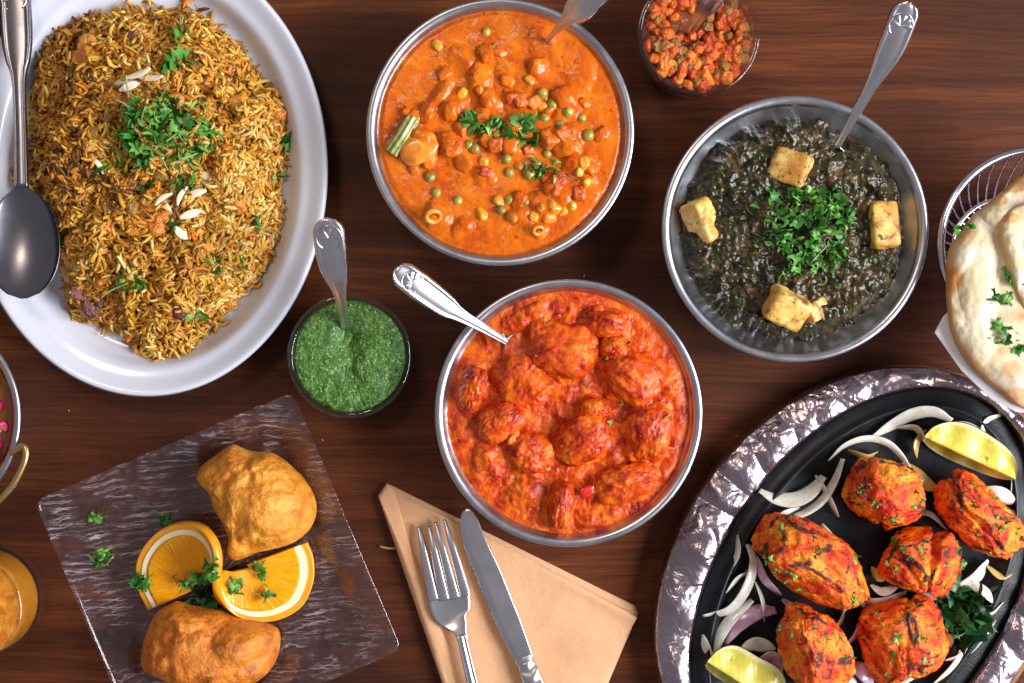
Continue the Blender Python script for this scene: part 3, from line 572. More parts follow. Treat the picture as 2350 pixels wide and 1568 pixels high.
for (u, v, s_) in [(1436, 790, 1.0), (1398, 820, .8), (1530, 958, .8), (1400, 972, .7), (1290, 845, .6), (1478, 885, .7), (1155, 770, .5), (1325, 1020, .5), (1258, 1075, .5), (1300, 790, .5), (1460, 850, .6), (1210, 905, .5), (1345, 880, .6), (1500, 1040, .5), (1380, 1090, .5), (1120, 950, .5), (1180, 1100, .5), (1430, 930, .5)]:
    p = P(u, v, .052); inst('herb_fleck', random.choice(LEAVES), (p[0], p[1], RH(p[0], p[1]) + .0009), rrot(.3), .45 * s_, re_)
V, F = box_chunk(8, (.012, .006, .004), 3.0, .1, 3); p = P(1180, 1005, .05); inst('almond_piece', mesh('almond_piece', V, F, POTATO), (p[0], p[1], RH(p[0], p[1]) + .0008), (0, .2, .9), .8, re_)
V, F = box_chunk(8, (.012, .008, .004), 5.0, .1, 4); p = P(1350, 1128, .05); inst('tomato_piece', mesh('tomato_piece', V, F, food('tomato_skin', [(.3, (.42, .006, .006)), (.7, (.62, .016, .010))], 90, .15, coat=.6, bstr=.1)), (p[0], p[1], RH(p[0], p[1]) - .0008), (.2, .2, .3), .8, re_)
spoon('teaspoon with a shell tipped handle resting in the red curry, pointing upper left', [(906, 617), (965, 660), (1035, 710), (1100, 748), (1164, 785)], [(0, 60), (.2, 64), (.42, 56), (.56, 34), (.75, 22), (1, 17)], [.092, .086, .074, .063, .0490])

# ---- small cups
def cup(u, v, rpx, h, mat, label, rb=.80, lip=.0022, wall=.0018, name='dip_cup', edge=.90):
    c = P(u, v, h); R = rpx * S(h)
    kz = [.004, .007, .016, h - .004, h - .0006]; kr = [rb - .08, rb, rb + .03, edge - .005, edge]
    inner = spline(np.c_[np.array(kr) * R, kz], 24)
    prof = [(.0001, .004)] + inner.tolist() + [(edge * R + .0008, h), (R - .0012, h + .0002), (R - .0002, h - .0006), (R, h - .0022), (R - .0010, h - lip - .0016), (R * edge + wall + .0004, h - lip - .003)]
    prof += [(r + wall, z - .001) for r, z in inner[::-1].tolist() if z < h - .008] + [(R * (rb - .1), .0006), (.0001, .0006)]
    V, F = lathe(prof, c[0], c[1], 128); o = obj(name, V, F, mat, label=label, cat='cup')
    return o, c, R, (lambda z: np.interp(z, kz, np.array(kr) * R - .0003))
go, gc, gR, gRin = cup(801, 818, 143, .040, GLASS, 'small clear glass cup of green chutney')
GL = [(850, 880, 40, 60, 20, 3), (840, 830, 26, 40, 30, 3), (740, 830, 60, 90, 0, 1.5), (880, 800, 40, 60, 0, 1.5), (790, 905, 70, 30, 0, 2)]
def gzf(x, y, t): return .0325 + lumpfield(x, y, GL, .034, .3, 6.0) * .8 + .0016 * n2(x, y, 90, 3, 2.2) + .0008 * n2(x, y, 330, 3, 4.0, .6) - .004 * np.exp(-(((x - P(795, 770, .034)[0]) / .006) ** 2 + ((y - P(795, 770, .034)[1]) / .011) ** 2)) * (t < .9)
ge = empty('green_chutney', (gc[0], gc[1], .004), label='bright green coarse herb chutney in a glass cup', cat='chutney')
_, GH = sauce('chutney_surface', gc, gRin, .0325, 220, gzf, GREEN_CHUTNEY, ge); fill_under('chutney_body', gc, gRin, .029, GREEN_CHUTNEY, ge)
spoon('teaspoon with a shell tipped handle standing in the green chutney', [(751, 500), (762, 590), (780, 672), (793, 752)], [(0, 72), (.25, 72), (.45, 58), (.62, 32), (.8, 23), (1, 21)], [.088, .076, .056, .0290], bowl_len=.022, bowl_w=.024)

co_, cc, cR, cRin = cup(1603, 78, 143, .044, PLASTIC, 'small clear plastic cup of chopped orange pickle', .80, edge=.90)
ce = empty('carrot_pickle', (cc[0], cc[1], .004), label='chopped orange carrot pickle in a clear plastic cup', cat='pickle')
def czf(x, y, t): return .0325 + .002 * n2(x, y, 90, 3, 2.0) + .0012 * n2(x, y, 300, 3) - .001 * t
_, CH = sauce('pickle_sauce', cc, cRin, .0325, 120, czf, PICKLE_SAUCE, ce); fill_under('pickle_body', cc, cRin, .029, PICKLE_ORANGE, ce)
PK = [ball_mesh('pickle_chunk', PICKLE_ORANGE, 6, .18, 60 + i, (1, random.uniform(.6, .9), random.uniform(.5, .8)), 3.2) for i in range(6)] + [ball_mesh('pickle_chunk', PICKLE_GREEN, 6, .2, 70 + i, (1, random.uniform(.6, .9), random.uniform(.5, .8)), 3.5) for i in range(3)]
hole = P(1585, 52, .034)
for i in range(230):
    a = random.uniform(0, 6.283); r = math.sqrt(random.random()) * (cRin(.034) - .0022); x = cc[0] + r * math.cos(a); y = cc[1] + r * math.sin(a); hd = math.hypot(x - hole[0], y - hole[1])
    if hd < .008: continue
    inst('pickle_chunk', random.choice(PK[:6] if random.random() < .74 else PK[6:]), (x, y, CH(x, y) + random.uniform(-.0006, .0026) + (.001 if hd > .014 else 0)), rrot(1.2), random.uniform(.0024, .0046), ce)
spoon('teaspoon standing in the plastic pickle cup at the top edge', [(1662, -62), (1632, -5), (1605, 38), (1578, 82)], [(0, 60), (.3, 60), (.5, 42), (.64, 28), (1, 22)], [.085, .070, .053, .030], bowl_len=.018, bowl_w=.024)

# ------------------------------------------------------------------ oval platter with rice
pz = .026; c = P(335, 391, pz); a, b = 417 * S(pz), 520 * S(pz)
rad = [.0001, .35, .62, .745, .785, .82, .845, .90, .965, .988, 1.0, .997, .97, .88, .80, .74, .66, .62, .0001]; zz = [.0085, .0085, .0087, .0095, .0125, .0180, .0205, .0222, .0255, .0260, .0250, .0236, .0218, .0180, .0130, .0070, .0035, .0010, .0010]
pr = spline(np.c_[rad[:11], zz[:11]], 70).tolist() + spline(np.c_[rad[10:], zz[10:]], 40).tolist(); pr = np.array(pr)
th = np.linspace(0, 2 * np.pi, 200, endpoint=False)
# the rim keeps the same width all round: shrink both axes by the same length
off = (1 - pr[:, 0]) * a
rx = np.maximum(a - off, .0001); ry = np.maximum(b - off * (b / a * .0 + 1.0) - np.clip((.62 - pr[:, 0]) / .62, 0, 1) * (b - a), .0001)
V = np.stack([c[0] + np.cos(th)[:, None] * rx, c[1] + np.sin(th)[:, None] * ry, np.broadcast_to(pr[:, 1], (200, len(pr)))], 2).reshape(-1, 3)
obj('oval_platter', V, grid_faces(200, len(pr), wrap_u=True), CERAMIC, label='large white oval ceramic platter under the rice', cat='platter')

MO = [(95, 75), (150, 40), (230, 22), (330, 12), (420, 18), (480, 42), (530, 92), (575, 150), (597, 192), (638, 205), (650, 262), (640, 340), (625, 400), (634, 480), (620, 560), (588, 630), (530, 690), (490, 742), (452, 780), (412, 822), (342, 828), (292, 788), (240, 748), (180, 728), (148, 700), (138, 640), (112, 560), (66, 480), (22, 415), (30, 350), (50, 300), (64, 200), (80, 120)]
mz = .022; mc = P(340, 420, mz); MW = PP(MO, mz); Rm = star(MW, mc)
MB = [(200, 300, 90, 120, 20, 7), (420, 130, 100, 70, 20, 5), (590, 260, 60, 80, 0, 8), (560, 420, 80, 100, 10, 7), (330, 500, 80, 60, 0, 7), (380, 300, 110, 90, 0, 9), (240, 600, 110, 80, 30, 6), (440, 640, 110, 80, -30, 6), (250, 130, 110, 70, -10, 5), (380, 760, 60, 50, 0, 4), (150, 450, 70, 90, 10, 5), (520, 540, 70, 60, 0, 6)]
def rice_h(x, y):
    dx = x - mc[0]; dy = y - mc[1]; r = np.hypot(dx, dy); t = np.clip(r / Rm(np.arctan2(dy, dx)), 0, 1.05)
    dome = .030 * np.clip(1 - t ** 2.4, 0, 1) ** .75
    return .0095 + dome + lumpfield(x, y, MB, .035, .25, 9.0, .9) * (1 - t ** 4).clip(0) * .9 + .0150 * n2(x, y, 42, 3, 3.3) * (1 - t ** 6).clip(0) + .0090 * n2(x, y, 115, 2, 6.1) * (1 - t ** 8).clip(0)
ri = empty('rice_pilaf', (mc[0], mc[1], .0095), label='large mound of golden brown spiced rice on the white oval platter', cat='rice')
gx, gy, F = disc_grid(150); tt = np.hypot(gx, gy); an = np.arctan2(gy, gx); rr = Rm(an) * tt * .985; x = mc[0] + rr * np.cos(an); y = mc[1] + rr * np.sin(an); z = rice_h(x, y) - .0014
n_ = n2(x, y, 70, 3, 2.0)[:, None]; obj('rice_core', np.stack([x, y, z], 1), F, RICE, ri, col=np.where(n_ > 0, np.array([.34, .15, .016]), np.array([.24, .095, .012])))
def grains(N):
    # one bent grain, 5 rings of 5
    s = np.linspace(-1, 1, 6); th = np.linspace(0, 2 * np.pi, 6)[:-1]; rad = np.array([.50, .90, 1, 1, .90, .50])
    a = rng.uniform(0, 2 * np.pi, N); t = np.sqrt(rng.random(N)) * (1.0 + .05 * rng.random(N) ** 3); r = Rm(a) * t * (1 + .10 * t * n2(np.cos(a) * .1, np.sin(a) * .1, 75, 3, 2.2))
    x = mc[0] + r * np.cos(a); y = mc[1] + r * np.sin(a); e = .0012
    h = rice_h(x, y); nx = -(rice_h(x + e, y) - h) / e; ny = -(rice_h(x, y + e) - h) / e; Nn = np.stack([nx, ny, np.ones(N)], 1) * [[.8, .8, 1]]; Nn /= np.linalg.norm(Nn, axis=1)[:, None]
    ph = 6.0 * n2(x, y, 40, 2, 4.4) + rng.normal(0, 1.3, N); d = np.stack([np.cos(ph), np.sin(ph), np.zeros(N)], 1); d -= (d * Nn).sum(1)[:, None] * Nn; d /= np.linalg.norm(d, axis=1)[:, None]
    til = rng.normal(0, .42, N); D = d * np.cos(til)[:, None] + Nn * np.sin(til)[:, None]; U = np.cross(np.cross(D, Nn), D); U /= np.linalg.norm(U, axis=1)[:, None]; W = np.cross(D, U)
    Lh = rng.uniform(.0026, .0058, N); w = rng.uniform(.0009, .0014, N); bend = rng.normal(0, .0008, N)
    C = np.stack([x, y, h + rng.uniform(-.0014, .0026, N) + np.abs(np.sin(til)) * .0006], 1)
    ctr = C[:, None] + D[:, None] * (Lh[:, None] * s)[..., None] + W[:, None] * (bend[:, None] * (1 - s ** 2))[..., None] * 2 + U[:, None] * (-.0004 * s ** 2)[None, :, None]
    V = ctr[:, :, None] + (w[:, None] * rad)[:, :, None, None] * (np.cos(th)[None, None, :, None] * U[:, None, None] + np.sin(th)[None, None, :, None] * W[:, None, None] )
    V = V.reshape(N, 30, 3); F0 = grid_faces(6, 5, wrap_v=True); F1 = np.array([[0, 1, 2, 3], [0, 3, 4, 4], [25, 28, 27, 26], [25, 29, 28, 28]])
    F = (F0[None] + (np.arange(N) * 30)[:, None, None]).reshape(-1, 4)
    pal = np.array([[.54, .25, .018], [.62, .36, .045], [.40, .165, .012], [.25, .090, .008], [.72, .52, .16], [.64, .19, .008], [.13, .048, .010]])
    wob = n2(x, y, 26, 3, 7.0) * 2.6 + n2(x, y, 85, 2, 1.0) * 2.0; dxr = (x - mc[0]) / .1; q = rng.random(N) + .32 * wob + .12 * dxr - .05 * (y - mc[1]) / .1  # tone clumps also paint in the relief shading that single grains hide
    idx = np.select([q < -.12, q < .02, q < .24, q < .64, q < .90], [6, 3, 2, 0, 1], 4); idx = np.where(rng.random(N) < .07, 5, idx)
    col = pal[idx] * rng.uniform(.8, 1.12, (N, 1)); col = np.repeat(col, 30, axis=0).clip(0, 1); return V.reshape(-1, 3), F, col
V, F, col = grains(9500); obj('rice_grains', V, F, RICE, ri, col=col, kind='stuff')
RHf = lambda x, y: float(rice_h(np.array([x]), np.array([y]))[0])
def on_rice(name, me, u, v, r, up=.0012, rot=None, z=.038, **t):
    p = P(u, v, z); return inst(name, me, (p[0], p[1], RHf(p[0], p[1]) + up), rot or rrot(.35), r, **t)
# vegetables and fried onion in the rice are pieces of the pilaf
VEGS = [ball_mesh('vegetable_chunk', VEG_ORANGE, 7, .22, 90 + i, (1, .8, .6), 3) for i in range(4)]; FON = [ball_mesh('fried_onion', FRIED_ONION, 6, .3, 95 + i, (1, .55, .35), 3) for i in range(3)]
for (u, v, r) in [(190, 100, .0075), (430, 145, .0065), (265, 245, .007), (235, 400, .006), (340, 490, .0085), (320, 520, .007), (355, 460, .007), (300, 505, .006), (155, 590, .008), (165, 555, .0065), (540, 230, .007), (410, 210, .006), (470, 190, .006), (400, 240, .007), (505, 690, .005), (620, 250, .006), (180, 130, .008), (205, 115, .006), (300, 150, .006), (330, 130, .005), (440, 120, .006), (250, 230, .008), (275, 262, .006), (150, 620, .008), (355, 520, .007), (370, 495, .006), (540, 470, .006), (470, 560, .006), (590, 330, .006), (120, 250, .006), (230, 640, .006)]:
    on_rice('vegetable_chunk', random.choice(VEGS), u, v, r, -.0016, parent=ri)
for (u, v, r) in [(190, 690, .010), (175, 670, .008), (215, 680, .006), (400, 705, .007), (150, 445, .005), (95, 470, .005), (300, 90, .006), (60, 330, .005), (500, 430, .005), (395, 720, .005)]:
    on_rice('fried_onion', random.choice(FON), u, v, r, .0006, parent=ri)
RAI = [ball_mesh('golden_raisin', RAISIN, 6, .2, 110 + i, (1, .68, .6), 2.2) for i in range(3)]
for (u, v, lb) in [(245, 190, 'topmost golden raisin left of the upper almond cluster'), (262, 226, 'golden raisin just below the left end of the upper almonds'), (220, 310, 'golden raisin standing alone left of the coriander heap'), (340, 205, 'golden raisin just under the upper almond cluster'), (372, 200, 'golden raisin right of the upper almond cluster'), (252, 275, 'golden raisin at the upper left edge of the coriander heap'), (95, 375, 'golden raisin beside the serving spoon neck'),
    (375, 405, 'golden raisin under the bottom of the coriander heap'), (425, 408, 'golden raisin at the lower right edge of the coriander heap'), (312, 480, 'golden raisin on the left of the bright orange vegetable'), (347, 462, 'golden raisin on top of the bright orange vegetable'), (492, 620, 'golden raisin at the lower right of the rice, under a leaf'), (250, 480, 'golden raisin in the middle left of the rice')]:
    on_rice('golden_raisin', random.choice(RAI), u, v, random.uniform(.0038, .0052), .0020, label=lb, cat='raisin', group='raisins on the rice')
def almond(L, w, seed):
    r_ = np.random.default_rng(seed); s = np.linspace(0, 1, 12); p = np.stack([(s - .5) * L, r_.uniform(-.12, .12) * L * np.sin(np.pi * s), r_.uniform(-.06, .1) * L * np.sin(np.pi * s)], 1)
    V, F, *_ = sweep(p, w / 2 * np.sin(np.pi * np.clip(s, .06, .94)) ** .6, lambda x, s: .0009 * (1 - .3 * x * x), lambda x, s: -.0007 * (1 - .3 * x * x), 9); return mesh('almond_sliver', V, F, ALMOND, smooth=True)
ALM = [almond(.013, .0048, 1), almond(.016, .0036, 2), almond(.011, .0056, 3), almond(.012, .0030, 4)]
for (u, v, k, rz, lb) in [(283, 186, 0, .25, 'leftmost blocky almond sliver of the upper cluster'), (300, 200, 0, .45, 'lowest almond sliver of the upper cluster'), (322, 172, 1, .35, 'long almond sliver at the top of the upper cluster'), (350, 180, 1, .0, 'rightmost almond sliver of the upper cluster'),
    (397, 488, 1, -1.1, 'long almond sliver leaning down at the left of the lower cluster'), (428, 455, 3, 1.1, 'thin upright almond sliver in the lower cluster'), (452, 448, 0, .35, 'rounded almond sliver at the upper right of the lower cluster'), (443, 495, 0, .4, 'broad almond sliver at the lower right of the lower cluster'), (425, 535, 2, -.6, 'lowest almond sliver of the lower cluster'), (478, 400, 2, -.15, 'lone almond sliver right of the coriander heap'), (385, 462, 3, .6, 'almond sliver at the top of the lower cluster, under a leaf'), (230, 385, 3, -.9, 'lone almond sliver left of the coriander heap')]:
    on_rice('almond_sliver', ALM[k], u, v, 1.0, .0046, (random.gauss(0, .25), random.gauss(0, .2), rz), label=lb, cat='almond', group='almond slivers on the rice')
garnish('coriander_heap', 'heap of chopped bright coriander in the middle of the rice', 375, 310, RHf, 75, 110, 14, 105, 78, .042, .011, (.4, .95), (.7, 1.3), lift=.003, tilt=.8)
for (u, v, nl, lb, s_) in [(405, 75, 3, 'coriander leaf near the top of the rice', 1.0), (410, 150, 4, 'large dark coriander leaf above the almond cluster on the rice', 1.6), (265, 380, 3, 'rounded coriander leaf at the lower left of the heap on the rice', 1.2), (300, 655, 3, 'pale coriander leaf low in the middle of the rice', 1.3), (125, 530, 4, 'coriander sprig beside the serving spoon on the rice', 1.1), (425, 432, 4, 'bright coriander leaf over the lower almond cluster', 1.2), (485, 600, 4, 'coriander leaf at the lower right of the rice', 1.0), (545, 598, 3, 'small dark coriander leaf at the lower right edge of the rice', .9), (640, 310, 3, 'coriander leaf at the right edge of the rice', 1.0), (622, 385, 3, 'dark coriander scrap on the right edge below the other leaf', .8), (445, 725, 3, 'dark coriander leaf near the bottom of the rice', 1.0), (340, 435, 5, 'coriander scraps just below the heap on the rice', .8), (410, 530, 3, 'coriander scrap over the lowest almond sliver', .9), (580, 510, 4, 'coriander flecks low on the right side of the rice', .6), (380, 240, 4, 'coriander leaves at the top of the heap near the raisins', .8)]:
    garnish('coriander_leaf', lb, u, v, RHf, nl, nl, 1, 12, 10, .036, .002, (.7 * s_, 1.0 * s_), lift=.0022)
spoon('large serving spoon lying along the left side of the rice platter', [(26, -110), (34, -20), (40, 90), (44, 180), (48, 300), (50, 432)], [(0, 72), (.30, 74), (.44, 62), (.55, 34), (.7, 30), (1, 34)], [.030, .032, .033, .035, .038, .041], shell=True, name='serving_spoon', bowl_len=.064, bowl_w=.042, mat=STEEL_DARK, emb_at=.20, thick=.0026)
# ------------------------------------------------------------------ square acrylic plate, fritters, orange twist
def rounded_loop(half, rad, ncorner=9, nedge=26):
    pts = []
    for q in range(4):
        a0 = q * math.pi / 2; cx, cy = [(1, 1), (-1, 1), (-1, -1), (1, -1)][q]; cx *= half - rad; cy *= half - rad
        for i in range(ncorner): a = a0 + (math.pi / 2) * i / (ncorner - 1); pts.append((cx + rad * math.cos(a), cy + rad * math.sin(a)))
        nx, ny = [(-1, 1), (-1, -1), (1, -1), (1, 1)][q]; nx *= half - rad; ny *= half - rad; a1 = a0 + math.pi / 2
        s = np.array([cx + rad * math.cos(a1), cy + rad * math.sin(a1)]); e_ = np.array([nx + rad * math.cos(a1), ny + rad * math.sin(a1)])
        for i in range(1, nedge): pts.append(tuple(s + (e_ - s) * i / nedge))
    return np.array(pts)
sp = P(502, 1320, .012); hs = 322 * S(.012); rot = math.atan2(-590, 250)
prof = [(.02, .0030), (.40, .0030), (.70, .0030), (.735, .0033), (.765, .0046), (.85, .0084), (.95, .0129), (.985, .0141), (.998, .0139), (1.0, .0130), (.99, .0118), (.95, .0105), (.85, .0060), (.765, .0022), (.73, .0006), (.40, .0006), (.02, .0006)]
loops = []
for k, z in prof:
    L = rounded_loop(hs * k, hs * k * .075); loops.append(np.c_[L, np.full(len(L), z)])
n0 = len(loops[0]); V = np.stack(loops, 1).reshape(-1, 3); c_, s_ = math.cos(rot), math.sin(rot); V = np.stack([sp[0] + V[:, 0] * c_ - V[:, 1] * s_, sp[1] + V[:, 0] * s_ + V[:, 1] * c_, V[:, 2]], 1)
F = grid_faces(n0, len(prof), wrap_u=True).tolist(); F.append([i * len(prof) for i in range(n0)]); F.append([i * len(prof) + len(prof) - 1 for i in range(n0)][::-1])
pl = obj('square_plate', V, F, ACRYLIC, label='square clear veined acrylic plate with fritters and orange', cat='plate')

def zq(zx, zy): return (61.2 + zx * .4534, 856.8 + zy * .4534)
def fritter(pts, label, hgt, mat, seed, ridges, zb=.0032, zc=.02):
    W = PP([zq(*p) for p in pts], zc); c = W.mean(0); R = star(W, c); D, F = cube_sphere(44)
    th = np.arctan2(D[:, 1], D[:, 0]); hm = np.hypot(D[:, 0], D[:, 1]); rr = R(th) * hm ** .72 * (1 + .03 * fbm(D * 3 + seed, 3))
    x = c[0] + rr * np.cos(th); y = c[1] + rr * np.sin(th); zt = np.where(D[:, 2] > 0, np.abs(D[:, 2]) ** .85, -np.abs(D[:, 2]) * .28)
    bump = 1 + .36 * fbm(np.stack([x * 45, y * 45, zt * 1.2 + seed], 1), 3) * (zt > 0)
    z = hgt * zt * bump
    lf = lumpfield(x, y, [(*zq(a, b), ru, rv, an, h) for (a, b, ru, rv, an, h) in ridges], zc, .25, seed, .8); z += lf * np.clip(D[:, 2] * 2, 0, 1)
    z += np.clip(D[:, 2] + .3, 0, 1) * (.0018 * n2(x, y, 90, 3, seed + 3) + .0006 * n2(x, y, 260, 3, seed + 5) + .0024 * np.clip(.38 - worley(x, y, 120, int(seed))[0], 0, 1) + .0022 * np.clip(.36 - worley(x + .05, y, 230, int(seed))[0], 0, 1))
    V = np.stack([x, y, z - z.min() + zb], 1); o = obj('vegetable_fritter', V, F, mat, label=label, cat='fritter', group='fried fritters on the square plate')
    return o
fritter([(1030, 365), (1130, 400), (1230, 410), (1330, 480), (1420, 580), (1455, 690), (1430, 790), (1350, 860), (1240, 900), (1150, 920), (1050, 955), (1015, 930), (1020, 850), (990, 770), (940, 690), (905, 600), (850, 540), (870, 480), (940, 420)],
        'golden fried fritter at the top of the square plate, above the orange slice', .024, PAKORA, 3.0, [(1220, 640, 90, 105, 0, 9), (1080, 680, 22, 60, 20, 6), (1060, 890, 30, 40, 0, 3), (1230, 800, 80, 30, 10, 4), (1040, 430, 50, 30, 20, 3)])
fritter([(740, 1165), (850, 1195), (960, 1215), (1060, 1250), (1180, 1275), (1260, 1310), (1270, 1380), (1255, 1460), (1200, 1540), (1100, 1600), (950, 1640), (800, 1620), (680, 1560), (590, 1520), (565, 1450), (580, 1370), (600, 1300), (650, 1220)],
        'deeper brown fried fritter at the bottom of the square plate', .026, PAKORA_BROWN, 8.0, [(780, 1230, 60, 30, 10, 4), (900, 1400, 90, 50, 20, 5), (1080, 1360, 70, 55, -20, 6), (1150, 1300, 50, 22, 10, 4), (760, 1480, 70, 45, 10, 4), (1060, 1500, 80, 40, 0, 4)])
# orange twist: a slice cut to its centre, its two halves turned opposite ways
rimp = [(620, 1195, 5), (563, 1070, 6), (570, 930, 8), (655, 810, 12), (770, 757, 19), (880, 772, 27), (950, 850, 33), (972, 950, 34), (962, 1050, 30), (972, 1130, 22), (1015, 1195, 15), (1090, 1240, 11), (1190, 1256, 9), (1300, 1236, 8), (1400, 1170, 7.5), (1452, 1050, 7.5), (1450, 930, 8), (1420, 853, 9)]
cenp = [(845, 1095, 6), (840, 1080, 6), (835, 1060, 7), (835, 1045, 8), (838, 1030, 9), (845, 1020, 10), (860, 1010, 11), (890, 1005, 12), (930, 1000, 12), (980, 1000, 12), (1040, 1000, 11.5), (1080, 990, 11), (1100, 985, 10.5), (1115, 980, 10), (1120, 978, 10), (1118, 975, 10), (1114, 972, 10), (1110, 970, 10)]
nu = 120; RM = spline(np.array([P(*zq(a, b), h * .001) for a, b, h in rimp]), nu); k_ = np.linspace(0, 1, len(cenp)); CW = np.array([P(*zq(a, b), h * .001) for a, b, h in cenp])
LR = np.concatenate([[0], np.cumsum(np.linalg.norm(np.diff(RM, axis=0), axis=1))]); kk = np.concatenate([[0], np.cumsum(np.linalg.norm(np.diff(np.array([P(*zq(a, b), h * .001) for a, b, h in rimp]), axis=0), axis=1))]); CE = np.stack([np.interp(LR / LR[-1], kk / kk[-1], CW[:, j]) for j in range(3)], 1)
def patch(v0, v1, nv, th0=.0026):
    v = np.linspace(v0, v1, nv); G = CE[:, None] + (RM - CE)[:, None] * v[None, :, None]
    du = np.gradient(CE[:, None] + (RM - CE)[:, None] * np.linspace(0, 1, 24)[None, :, None], axis=0).mean(1); dv = RM - CE; N = np.cross(dv, du); N /= np.linalg.norm(N, axis=1)[:, None]; N = N * np.sign((N[:, 2] + 1e-6))[:, None] if False else N
    for i in range(1, nu):
        if np.dot(N[i], N[i - 1]) < 0: N[i] = -N[i]
    A = G + N[:, None] * th0; B = G - N[:, None] * th0; nvv = nv; V = np.concatenate([A.reshape(-1, 3), B.reshape(-1, 3)]); F = grid_faces(nu, nv); q = nu * nv; F = np.concatenate([F, (F + q)[:, ::-1]]).tolist()
    for i in range(nu - 1):
        for j in (0, nv - 1): F.append([i * nv + j, (i + 1) * nv + j, q + (i + 1) * nv + j, q + i * nv + j])
    for j in range(nv - 1):
        for i in (0, nu - 1): F.append([i * nv + j, i * nv + j + 1, q + i * nv + j + 1, q + i * nv + j])
    col = np.zeros((nu, nv, 3)); col[..., 0] = (np.arange(nu) / nu)[:, None]; col[..., 1] = v[None]; col = np.concatenate([col.reshape(-1, 3)] * 2); return V, F, col
oe2 = empty('orange_slice', (*P(500, 1320, .004)[:2], .0035), label='twisted orange slice between the two fritters on the square plate', cat='orange')
V, F, col = patch(.02, .80, 20, .0024); obj('flesh', V, F, ORANGE_FLESH, oe2, col=col)
V, F, col = patch(.80, .905, 5, .0025); obj('pith', V, F, PITH, oe2)
V, F, col = patch(.905, 1.0, 6, .0027); obj('peel', V, F, PEEL, oe2)
def patch_h(h): return lambda x, y: h
for (u, v, h, nl, ns, lb, su, sv) in [(330, 1332, .012, 6, 8, 'chopped coriander on the left rim of the orange slice', 20, 14), (435, 1330, .013, 9, 14, 'chopped coriander in the fold at the middle of the orange slice', 40, 16), (488, 1305, .036, 6, 8, 'chopped coriander on the raised ridge of the orange slice', 14, 26), (545, 1350, .015, 6, 9, 'chopped coriander on the inner rim of the right orange half', 22, 14), (592, 1312, .014, 6, 4, 'coriander leaf on the flesh of the right orange half', 16, 16), (606, 1362, .0135, 2, 6, 'coriander strands on the lower right orange flesh', 16, 12)]:
    garnish('coriander_scraps', lb, u, v, patch_h(h), nl, ns, 0, su, sv, h, .003, (.4, .8), (.5, .8))
for (u, v, nl, lb, su) in [(239, 1283, 8, 'coriander sprig lying alone at the left of the square plate', 18), (218, 1190, 3, 'tiny coriander fleck near the left corner of the square plate', 8), (470, 1385, 10, 'shaded coriander between the orange slice and the lower fritter', 34), (378, 1192, 2, 'pale stem scrap above the orange slice on the square plate', 7)]:
    garnish('coriander_scraps', lb, u, v, patch_h(.004), nl, nl, 0, su, su, .004, .003, (.4, .8), (.5, .8), leaves=DARKLEAVES if nl == 10 else None)  # the shaded clump takes the dark leaf material, its shade put into the colour

# ------------------------------------------------------------------ napkin, fork, knife
def dense(poly, per=24):
    q = np.array(poly, float); out = []
    for i in range(len(q)):
        a_, b_ = q[i], q[(i + 1) % len(q)]; out += [a_ + (b_ - a_) * j / per for j in range(per)]
    return np.array(out)
def sheet(poly, z0, th, zf=None, na=540, nr=26, pw=14):
    W = dense(PP(poly, z0)[:, :2]); c = W.mean(0); q = W - c; tha = np.arctan2(q[:, 1], q[:, 0]); r = np.hypot(*q.T); o_ = np.argsort(tha); a = np.linspace(-np.pi, np.pi, na, endpoint=False)
    a = np.sort(np.concatenate([a, tha[::24]])); na = len(a); R = np.interp(a, tha[o_], r[o_], period=2 * np.pi); t = np.linspace(.001, 1, nr) ** .6
    X = c[0] + R[:, None] * t * np.cos(a)[:, None]; Y = c[1] + R[:, None] * t * np.sin(a)[:, None]; zt = z0 + th * (.12 + .88 * np.clip(1 - t ** pw, 0, 1) ** .5)[None, :] + 0 * X
    if zf is not None: d = zf(X.ravel(), Y.ravel()).reshape(X.shape); zt = zt + d; zb = z0 + 0 * X + np.maximum(d, 0) * .0
    else: zb = z0 + 0 * X
    V = np.concatenate([np.stack([X, Y, zt], 2).reshape(-1, 3), np.stack([X, Y, zb], 2).reshape(-1, 3)]); F = grid_faces(na, nr, wrap_u=True); q = na * nr; F = np.concatenate([F[:, ::1], (F + q)[:, ::-1]]).tolist()
    for i in range(na): j = (i + 1) % na; F.append([i * nr + nr - 1, q + i * nr + nr - 1, q + j * nr + nr - 1, j * nr + nr - 1][::-1])
    F.append([i * nr for i in range(na)][::-1]); return V, F
ne = empty('napkin', (*P(1170, 1400, 0)[:2], 0.0005), label='folded tan cloth napkin under the fork and knife', cat='napkin')
V, F = sheet([(888, 1109), (1180, 1253), (1457, 1390), (1464, 1408), (1396, 1568), (1340, 1700), (1060, 1700), (1015, 1568), (868, 1138)], .0006, .0026, lambda x, y: .0004 * n2(x, y, 30, 3, 1.0)); obj('under_fold', V, F, CLOTH, ne)
def topfold(x, y):
    d = .0040 * n2(x, y, 15, 2, 2.0) + .0010 * n2(x, y, 55, 3, 5.0); A_ = P(1120, 1225, .006); B_ = P(1456, 1405, .006); ax = (B_ - A_)[:2]; L_ = np.linalg.norm(ax); ax /= L_; s = ((x - A_[0]) * ax[0] + (y - A_[1]) * ax[1]) / L_; w = (x - A_[0]) * -ax[1] + (y - A_[1]) * ax[0]
    return d + .0024 * np.exp(-((w + .003) / .0040) ** 2) * ss(.15, 1.0, s)
V, F = sheet([(902, 1126), (1120, 1233), (1440, 1402), (1461, 1416), (1394, 1568), (1338, 1698), (1064, 1698), (1026, 1568), (905, 1210), (884, 1140)], .0032, .0026, topfold); obj('top_fold', V, F, CLOTH, ne)
